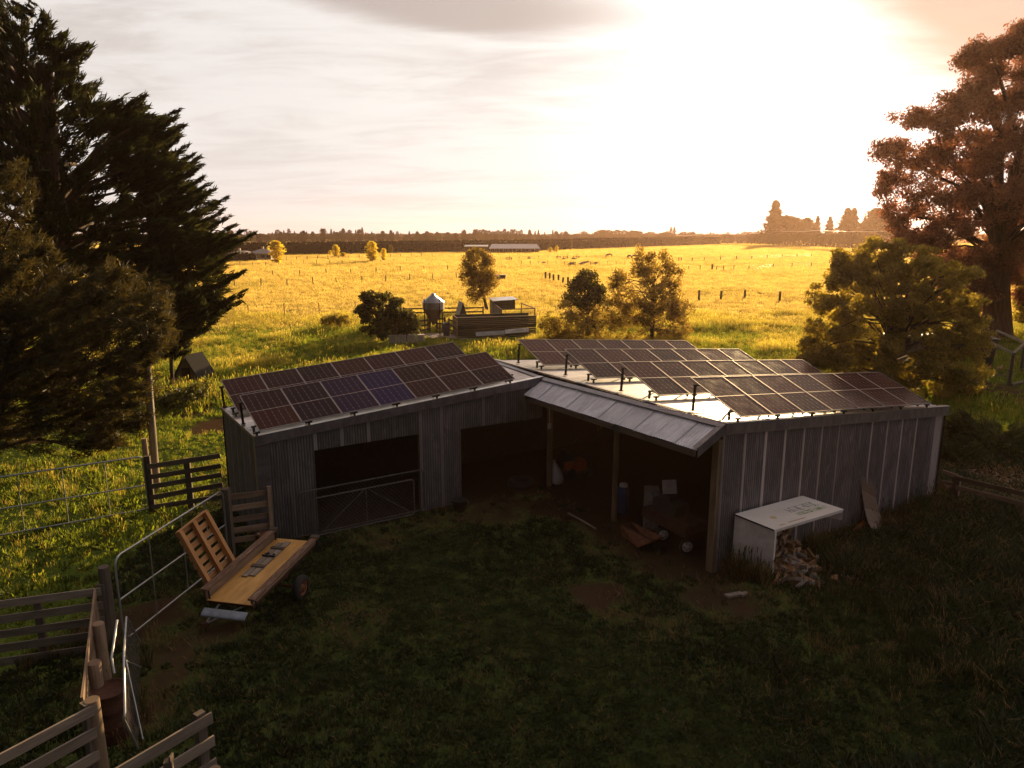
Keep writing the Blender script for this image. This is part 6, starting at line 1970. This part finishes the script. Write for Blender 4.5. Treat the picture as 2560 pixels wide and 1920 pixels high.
def skin_body(name, verts, edges, radii, mat, parent, root_i=0, sub=1):
    me = bpy.data.meshes.new(name)
    me.from_pydata(verts, edges, [])
    o = bpy.data.objects.new(name, me)
    COL.objects.link(o)
    o.parent = parent
    me.materials.append(mat)
    sk = o.modifiers.new('skin', 'SKIN')
    for i, r_ in enumerate(radii):
        v = me.skin_vertices[0].data[i]
        v.radius = r_ if hasattr(r_, '__len__') else (r_, r_)
        v.use_root = (i == root_i)
    sk.use_smooth_shade = True
    sb = o.modifiers.new('sub', 'SUBSURF'); sb.levels = sub; sb.render_levels = sub
    return o
def horse(px, py, face, label, col, graze=True):
    p_ = G(px, py)
    t = thing('horse', label, 'horse', p_, math.atan2(face[1], face[0]), 'horses grazing in the far pasture')
    V = [(0, 0, 1.08), (.35, 0, 1.10), (.62, 0, 1.12), (-.35, 0, 1.14), (-.66, 0, 1.16),
         (.88, 0, 1.02 if graze else 1.42), (1.12, 0, .60 if graze else 1.66), (1.24, 0, .30 if graze else 1.62), (1.32, 0, .12 if graze else 1.48)]
    E = [(0, 1), (1, 2), (0, 3), (3, 4), (2, 5), (5, 6), (6, 7), (7, 8)]
    Rr = [(.24, .29), (.23, .30), (.20, .26), (.24, .28), (.19, .23), (.13, .18), (.10, .13), (.10, .11), (.07, .06)]
    for sx, front in ((.58, 1), (-.66, 0)):
        for sy in (-.15, .15):
            b = len(V)
            if front:
                V += [(sx, sy, .85), (sx + .04, sy, .50), (sx + .03, sy, .14), (sx + .06, sy, .03)]
                Rr += [.105, .065, .045, .06]
                E += [(2, b)]
            else:
                V += [(sx + .04, sy, .86), (sx - .10, sy, .52), (sx - .04, sy, .16), (sx, sy, .03)]
                Rr += [.125, .065, .045, .06]
                E += [(4, b)]
            E += [(b, b + 1), (b + 1, b + 2), (b + 2, b + 3)]
    m = mat_plain('horse_coat_%d' % int(px), col, .6, 0, .15)
    skin_body('body', V, E, Rr, m, t)
    hair = mat_plain('horse_mane_%d' % int(px), (.012, .010, .008), .7)
    b = MB(); b.tube([(-.82, 0, 1.18), (-.96, 0, 1.0), (-.98, 0, .65), (-.94, 0, .42)], [.04, .07, .06, .015], 7); b.build('tail', hair, t)
    b = MB(); n0, n1 = Vector(V[5]), Vector(V[6])
    b.prism((n0 + n1) / 2 + Vector((.02, 0, .16 if not graze else .15)), (n1 - n0) * .55, Vector((.06, 0, .10)), Vector((0, .02, 0))); b.build('mane', hair, t)
    b = MB()
    for sy in (-.05, .05):
        h0 = Vector(V[6]) + Vector((.02, sy, .12)); b.tube([h0, h0 + Vector((-.02, sy * .4, .13))], [.03, .005], 5)
    b.build('ears', m, t)
horse(1524, 644, (-1, -.25), 'lone dark horse grazing, leftmost of the three', (.045, .025, .016))
horse(1574, 648, (-.6, .8), 'dark horse turned away, close beside another horse', (.05, .028, .018))
horse(1586, 648, (1, -.1), 'dark horse standing side-on nearest the bronze tree', (.06, .032, .02))
def sheep(px, py, rot, label):
    p_ = G(px, py)
    t = thing('sheep', label, 'sheep', p_, rot, 'sheep in the far pasture')
    V = [(0, 0, .52), (.25, 0, .54), (.42, 0, .56), (-.25, 0, .54), (-.42, 0, .52), (.56, 0, .52), (.70, 0, .38)]
    E = [(0, 1), (1, 2), (0, 3), (3, 4), (2, 5), (5, 6)]
    Rr = [.24, .24, .2, .25, .19, .12, .075]
    for sx in (.32, -.36):
        for sy in (-.12, .12):
            b = len(V); V += [(sx, sy, .28), (sx, sy, .02)]; Rr += [.07, .05]; E += [(2 if sx > 0 else 4, b), (b, b + 1)]
    skin_body('body', V, E, Rr, M_WOOL, t)
    b = MB()
    for sy in (-1, 1):
        b.tube([(.56, .08 * sy, .56), (.55, .20 * sy, .54)], [.035, .01], 5)
    b.build('ears', M_WOOL, t)
M_WOOL = mat_plain('sheep_wool', (.28, .22, .16), .95, 0, .2)
for k, (x, y, rz) in enumerate([(1407, 651, .3), (1434, 650.5, 2.8), (1437, 652, .1), (1461, 660.5, 2.5), (1468, 659.5, .4), (1430, 664, .2), (1454, 664, 3.0), (1457, 663, .5), (1491, 662, 2.2), (1358, 661.5, .2), (1323, 649.5, 3.0), (1424, 664.5, 1.0)]):
    sheep(x, y, rz, 'small pale sheep grazing %s' % ('beyond the low jump, in the far group' if y < 653 else 'around the low jump in the nearer group' if x > 1400 else 'apart from the flock, farthest left'))

# ------------------------------------------------------------------ far houses and barn
M_TILE = mat_plain('grey_roof_tiles', (.24, .20, .185), .7, 0, .12)
M_CREAM = mat_plain('cream_render', (.45, .37, .28), .8)
M_GLASS = mat_plain('dark_window_glass', (.02, .022, .025), .15, 0, .1)
def hip_house(label, x0, x1, xr0, xr1, yr, ye, yb, D, dep, name='house'):
    c = gz(AT((x0 + x1) / 2, yb, D))
    zr_, ze = AT(0, yr, D + dep / 2).z, AT(0, ye, D).z
    sx = D / FPX
    t = thing(name, label, 'house', c)
    X0, X1 = (x0 - (x0 + x1) / 2) * sx, (x1 - (x0 + x1) / 2) * sx
    r0, r1 = (xr0 - (x0 + x1) / 2) * sx, (xr1 - (x0 + x1) / 2) * sx
    b = MB(c)
    V = [c + Vector(v) for v in ((X0, 0, ze), (X1, 0, ze), (X1, dep, ze), (X0, dep, ze), (r0, dep / 2, zr_), (r1, dep / 2, zr_))]
    b.add(V, [(0, 1, 5, 4), (1, 2, 5), (2, 3, 4, 5), (3, 0, 4), (3, 2, 1, 0)])
    b.build('roof', M_TILE, t)
    b = MB(c); b.box(c + Vector((X0 + .5, .5, 0)), c + Vector((X1 - .5, dep - .5, ze - .02))); b.build('wall', M_CREAM, t)
    for f in (.35, .62, .85):
        q = c + Vector((X0 + (X1 - X0) * f, .47, ze * .55))
        w = MB(c); w.prism(q, Vector((.7, 0, 0)), UP * .55, Vector((0, .03, 0))); w = w.build('window', M_CREAM, t)
        g = MB(c); g.prism(q - Vector((0, .035, 0)), Vector((.62, 0, 0)), UP * .48, Vector((0, .02, 0))); g.build('pane', M_GLASS, w)
    b = MB(c); b.prism(c + Vector((r0 + .5, dep / 2, zr_ + .2)), UP * .45, Vector((.3, 0, 0)), Vector((0, .3, 0))); b.build('chimney', M_CREAM, t)
    return t
hip_house('low house with a grey hipped roof half behind the cypress', 566, 618, 582, 601, 626.5, 634.5, 650, 215, 9)
hip_house('low cream house with a grey hipped roof left of the big golden poplar', 616, 680, 640, 656, 622, 634, 649, 215, 10)
# barn
D = 283
c = gz(AT(1283, 632, D)); sx = D / FPX
t = thing('white_roofed_barn', 'long low barn with a white roof before the far hedge', 'barn', c)
X0, X1 = (1223 - 1283) * sx, (1350 - 1283) * sx
ze, zr_ = AT(0, 621.5, D).z, AT(0, 610, D + 5).z
b = MB(c)
r0, r1 = (1229 - 1283) * sx, (1342 - 1283) * sx
b.add([c + Vector(v) for v in ((X0, 0, ze), (X1, 0, ze), (r1, 5, zr_), (r0, 5, zr_), (X1, 10, ze), (X0, 10, ze))], [(0, 1, 2, 3), (3, 2, 4, 5), (1, 4, 2), (0, 3, 5)])
b.build('roof', mat_plain('white_barn_roof', (.62, .58, .55), .5, .2, .05), t)
b = MB(c); b.box(c + Vector((X0 + .6, 2.2, 0)), c + Vector((X1 - .6, 9.5, ze - .05))); b.build('wall', M_RAILDK, t)
for k in range(12):
    q = c + Vector((X0 + .6 + (X1 - X0 - 1.2) * k / 11, .4, 0))
    MB(c).beam(q, q + UP * ze, .22, .22, (0, 1, 0)).build('post', M_CREAM, t)
for k in range(7):
    q = c + Vector((X0 + 2.2 + (X1 - X0 - 4) * k / 6.4, 2.15, ze * .6))
    w = MB(c); w.prism(q, Vector((.8, 0, 0)), UP * .5, Vector((0, .04, 0))); w = w.build('window', M_CREAM, t)
    g = MB(c); g.prism(q - Vector((0, .045, 0)), Vector((.7, 0, 0)), UP * .42, Vector((0, .02, 0))); g.build('pane', M_GLASS, w)
c = gz(AT(1190, 632, 288)); sx = 288 / FPX
t = thing('open_shed', 'dark flat-roofed open shed left of the white-roofed barn', 'shed', c)
h_ = AT(0, 615, 288).z
b = MB(c); b.prism(c + UP * h_ + Vector((0, 3, 0)), Vector((29 * sx, 0, 0)), Vector((0, 3, .2)), UP * .12); b.build('roof', M_ROOF, t)
b = MB(c); b.prism(c + UP * h_ / 2 + Vector((0, 5.5, 0)), Vector((28 * sx, 0, 0)), UP * (h_ / 2 - .15), Vector((0, .1, 0))); b.build('wall', M_RAILDK, t)
for k in range(5):
    q = c + Vector((-28 * sx + 14 * sx * k, .2, 0)); MB(c).beam(q, q + UP * (h_ - .2), .25, .25, (0, 1, 0)).build('post', M_RAILDK, t)
c = gz(AT(1130, 632, 284))
t = thing('turquoise_tarpaulin', 'small turquoise tarpaulin spot left of the open shed', 'tarpaulin', c)
b = MB(c); b.prism(c + UP * .35, Vector((1.4, 0, 0)), Vector((0, .8, 0)), UP * .3); b.prism(c + UP * .7, Vector((1.1, 0, 0)), Vector((0, .5, 0)), UP * .1); b.build('cover', mat_plain('turquoise_cloth', (.10, .42, .38), .7), t)

# ------------------------------------------------------------------ far trees and hedges
def crown_mesh(kind, seed, n=420, mat=M_FAR):
    """unit tree (height 1, standing on z=0): leaf quads and a trunk"""
    r = np.random.default_rng(seed)
    if kind == 'cone':
        z = r.uniform(.06, 1, n) ** 1.0
        rad = (.30 * (1 - z) + .02) * (1 + .25 * np.sin(z * 40 + r.uniform(0, 6))) * r.uniform(.25, 1, n)
    elif kind == 'column':
        z = r.uniform(.08, 1, n)
        rad = .14 * np.sin(np.pi * np.clip((z - .02) * .98, 0, 1)) ** .5 * r.uniform(.2, 1.15, n)
    elif kind == 'hedgeround':
        z = r.uniform(.22, 1, n)
        rad = .46 * np.sqrt(np.clip(1 - ((z - .56) / .46) ** 2, .05, 1)) * r.uniform(.5, 1, n)
    else:
        z = r.uniform(.18, 1, n)
        rad = .36 * np.sqrt(np.clip(1 - ((z - .58) / .44) ** 2, .03, 1)) * r.uniform(.3, 1.1, n)
    a = r.uniform(0, 2 * math.pi, n)
    lump = 1 + .28 * np.sin(3 * a + seed) * np.sin(7 * z + seed * 2)
    C = np.stack([rad * lump * np.cos(a), rad * lump * np.sin(a), z], -1)
    V, F, lv = leaves(C, 3 if kind != 'cone' else 5, .03, .075 if kind != 'cone' else .042, .6, seed + 5)
    V = V.astype(np.float32)
    me_o = np_mesh('crown', V, F, mat, None, {'lv': lv})
    return me_o
PROTO = {}
def far_tree(name, label, px, py, D, h, w, kind, mat, group=None, cat='tree', trunkmat=None, seed=0, leafn=420):
    key = (kind, mat.name, seed % 3, leafn)
    p_ = gz(AT(px, py, D))
    t = thing(name, label, cat, p_, 0, group)
    if key not in PROTO:
        cm = crown_mesh(kind, seed % 3 + len(PROTO) * 7, leafn, mat)
        b = MB(); b.tube([(0, 0, -.02), (.005, 0, .3), (0, .005, .7)], [.022, .016, .005], 6); tm = b.build('trunk', trunkmat or M_BARK)
        PROTO[key] = (cm.data, tm.data)
        c, k = cm, tm
    else:
        c = bpy.data.objects.new('crown', PROTO[key][0]); k = bpy.data.objects.new('trunk', PROTO[key][1])
        COL.objects.link(c); COL.objects.link(k)
    ws = w / {'cone': .40, 'column': .28, 'hedgeround': .92}.get(kind, .60)
    rz = rnd.uniform(0, 6)
    for o in (c, k):
        o.parent = t; o.scale = (ws, ws, h); o.rotation_euler = (0, 0, rz)
    return t
def from_px(x, ytop, ybase_D, D):
    return AT(x, ytop, D).z
# golden poplars
for k, (x, yt, yb, w, lab) in enumerate([(693, 604, 659, 34, 'biggest golden poplar, right of the cream house'), (794, 609, 637, 17, 'olive-gold poplar standing against the dark hedge'), (840, 613, 644, 16, 'slim golden poplar with a small one at its left foot'), (826, 626, 641, 8, 'tiny golden shrub left of the slim golden poplar'),
        (931, 605, 656, 28, 'tall ragged golden poplar, second biggest'), (960, 622, 653, 13, 'small golden poplar right of the ragged one'), (977, 613, 635, 11, 'small pointed golden poplar before the hedge, rightmost'), (858, 631, 643, 16, 'low golden bush right of the slim golden poplar'), (622, 620, 634, 26, 'golden treetop behind the cream house'), (1212, 609, 626, 15, 'yellow-green tree by the open shed and barn'), (1376, 618, 632, 9, 'small yellow tree right of the barn, at the hedge foot'), (1392, 614, 632, 8, 'second small yellow tree right of the barn')]):
    p_ = G(x, yb); D = p_.y
    far_tree('poplar_tree', lab, x, yb, D, AT(x, yt, D).z * 1.02, w * D / FPX, 'column' if w < 26 or k in (0, 4) else 'round', M_GOLDLEAF, 'golden poplars of the far paddocks', seed=k, leafn=330)
# long clipped hedges
M_CORE = mat_plain('dense_hedge_inside', (.018, .015, .010), .9)
def hedge(label, x0, D0, y0, x1, D1, y1, th=3.0, gaps=0.0, seed=0):
    a, b = gz(AT(x0, 700, D0)), gz(AT(x1, 700, D1))
    h0, h1 = AT(x0, y0, D0).z, AT(x1, y1, D1).z
    ln = (b - a).length
    r = np.random.default_rng(seed)
    n = int(ln * 34)
    s = r.uniform(0, 1, n)
    hh = h0 + (h1 - h0) * s
    e = (b - a).normalized(); nn = Vector((-e.y, e.x, 0))
    face = r.uniform(0, 1, n)
    off = np.where(face < .5, -th / 2, np.where(face < .62, th / 2, r.uniform(-th / 2, th / 2, n))) + r.normal(0, .12, n)
    z = np.where(face < .62, r.uniform(.02, 1, n) * hh, hh + r.normal(0, .15, n))
    z = np.where(r.uniform(0, 1, n) < .25 * (z < 1.2), z + 1.3, z)
    C = np.stack([a.x + e.x * ln * s + nn.x * off, a.y + e.y * ln * s + nn.y * off, np.maximum(z, .1)], -1)
    V, F, lv = leaves(C, 2, .25, .8, .6, seed + 3)
    root = thing('hedge', label, 'hedge', a)
    np_mesh('foliage', V - np.array(a), F, M_HEDGE, root, {'lv': lv})
    m = MB(a)
    m.prism((a + b) / 2 + UP * (h0 + h1) / 4 * .92, (b - a) / 2, UP * (h0 + h1) / 4 * .88, nn * th * .38)
    m.build('core', M_CORE, root)
    m = MB(a)
    for k in range(int(ln / 2.2)):
        q = lerp(a, b, (k + .5) / int(ln / 2.2)) - nn * rnd.uniform(.2, 1.2)
        m.tube([q, q + UP * 1.6], .12, 5)
    tag(m.build('stems', M_BARK, root), kind='stuff')
hedge('long straight dark hedge behind the houses and the golden poplars', 505, 245, 611, 1424, 330, 600, seed=1)
hedge('second clipped dark hedge running on behind the sheep and horses', 1434, 340, 598, 1790, 470, 594, seed=2)
hedge('low clipped hedge in front of the half-hidden house', 548, 205, 637, 646, 207, 637, 1.6, seed=3)
# row of trees on the right with light under them
for k in range(30):
    f = k / 29
    x = 1868 + (2190 - 1868) * f
    yb = 613 + (630 - 613) * f
    D = 8.4 * FPX / (yb - 578.3) * .985
    h = AT(x, 585 + 2 * f + rnd.uniform(-1.5, 1), D).z
    far_tree('shelter_tree', 'trimmed shelter tree with light between the trunks, %s' % ('at the far left end of the row' if k < 6 else 'left of the row\'s middle' if k < 13 else 'at the middle of the row' if k < 20 else 'towards the gum tree' if k < 26 else 'next to the gum tree'), x, yb, D, h, 15 * D / FPX, 'hedgeround', M_FAR, 'row of shelter trees at the right of the pasture', seed=k)
far_tree('round_tree', 'round clipped tree left of the shelter row, the bigger of two', 1819, 611, 465, AT(1819, 587, 465).z, 34 * 465 / FPX, 'hedgeround', M_FAR, seed=1, leafn=900)
far_tree('round_tree', 'smaller roundish tree between the clipped tree and the shelter row', 1850, 610, 472, AT(1850, 589, 472).z, 22 * 472 / FPX, 'hedgeround', M_FAR, seed=2, leafn=900)
# big conifers behind that row
for k, (x, yt, w, kind, lab) in enumerate([(1933, 504, 54, 'cone', 'tall pointed conifer standing above the shelter row'), (1962, 541, 48, 'round', 'broad dark tree touching the tall pointed conifer'), (1985, 546, 34, 'round', 'lower shoulder of trees right of the tall conifer'), (2014, 546, 30, 'round', 'pale airy tree in the gap right of the tall conifer'), (2040, 541, 24, 'cone', 'small pointed tree in the middle of the gap'),
        (2071, 543, 30, 'cone', 'low pointed tree left of the twin-topped conifer'), (2113, 522, 46, 'cone', 'left crown of the twin-topped conifer'), (2129, 522, 40, 'cone', 'right crown of the twin-topped conifer'), (2158, 556, 22, 'round', 'low tree right of the twin-topped conifer'), (2186, 523, 46, 'round', 'big round tree beside the gum tree'), (2215, 540, 40, 'round', 'round tree half hidden by the gum tree')]):
    D = 440 + (k % 3) * 8
    far_tree('conifer_tree' if kind == 'cone' else 'broad_tree', lab, x, 600, D, AT(x, yt, D).z, w * D / FPX, kind, M_FAR, seed=k, leafn=1400)
# the far shelterbelt along the horizon
k = 0
x = 545.0
while x < 1424:
    D = 520 + rnd.uniform(-30, 60)
    yt = 587 - 3 * math.sin(x * .011) + rnd.uniform(-12, 5) - (4 if 800 < x < 1000 else 0)
    kind = rnd.choice(['cone', 'cone', 'column', 'round'])
    if abs(x - 908) < 7: yt, kind = 569, 'cone'
    if 1188 < x < 1300: yt = 575 + rnd.uniform(-3, 4); kind = 'round'
    w = rnd.uniform(8, 15)
    far_tree('shelterbelt_tree', '%s tree of the far shelterbelt, %s' % ({'cone': 'pointed hazy', 'column': 'slim hazy', 'round': 'rounded hazy'}[kind], 'above the hedge near the cream house' if x < 740 else 'above the hedge behind the slim golden poplars' if x < 905 else 'above the hedge by the ragged golden poplar' if x < 1060 else 'above the hedge left of the barn' if x < 1215 else 'rising behind the white-roofed barn' if x < 1360 else 'where the long hedge ends'), x, 600, D, AT(x, yt, D).z, w * D / FPX, kind, M_FAR, 'trees of the far shelterbelt', seed=k)
    x += rnd.uniform(5.5, 9.5); k += 1
while x < 1905:
    D = 640 + rnd.uniform(-40, 90)
    yt = 585 + rnd.uniform(-7, 4)
    if 1488 < x < 1590: yt = 577 + rnd.uniform(-3, 4)
    kind = rnd.choice(['cone', 'round', 'round', 'column'])
    if abs(x - 1681) < 6: yt, kind = 568, 'cone'
    far_tree('shelterbelt_tree', 'pale %s tree on the sun-struck horizon, %s' % ({'cone': 'pointed', 'column': 'slim', 'round': 'rounded'}[kind], 'over the left end of the second hedge' if x < 1590 else 'over the middle of the second hedge' if x < 1750 else 'left of the tall pointed conifer'), x, 598, D, AT(x, yt, D).z, rnd.uniform(12, 24) * D / FPX, kind, M_FAR, 'trees of the sun-struck horizon', seed=k)
    x += rnd.uniform(6, 10); k += 1
# dim wood closing the horizon right across
r = np.random.default_rng(5)
n = 26000
X_ = r.uniform(-900, 900, n); Y_ = r.uniform(760, 860, n)
hmax = 2.6 + 2.2 * fbm(X_, Y_ * 0, .02, 3) + 1.6 * fbm(X_, Y_ * 0, .12, 4)
C = np.stack([X_, Y_, r.uniform(0, 1, n) ** .7 * hmax], -1)
V, F, lv = leaves(C, 2, 1.0, 3.2, .7, 8)
o = np_mesh('far_woods', V, F, M_FAR, None, {'lv': lv}); tag(o, 'dim band of distant woods along the whole horizon', None, None, 'stuff')
# power line glinting in the sun, strung behind the shelter row
pp = [(1690, 588, 560), (1800, 583.5, 500), (1880, 584, 455), (1947, 578, 430), (2049, 575.5, 395), (2189, 578, 350), (2300, 572, 330)]
pts = [AT(x, y, D) for x, y, D in pp]
t = thing('power_line', 'white glinting overhead wire sagging above the shelter row', 'power line', gz(pts[0]))
m = MB(t.location)
line = []
for a, b in zip(pts[:-1], pts[1:]):
    for j in range(6):
        f = j / 6
        line.append(lerp(a, b, f) - UP * (4 * f * (1 - f) * .45))
line.append(pts[-1])
m.tube(line, .13, 6); m.build('wire', mat_plain('bright_bare_wire', (.8, .78, .74), .35, .6, .02), t)
for a in pts[::2]:
    MB(t.location).tube([gz(a, -.1), a + UP * .3], .14, 7).build('post', M_RAILDK, t)
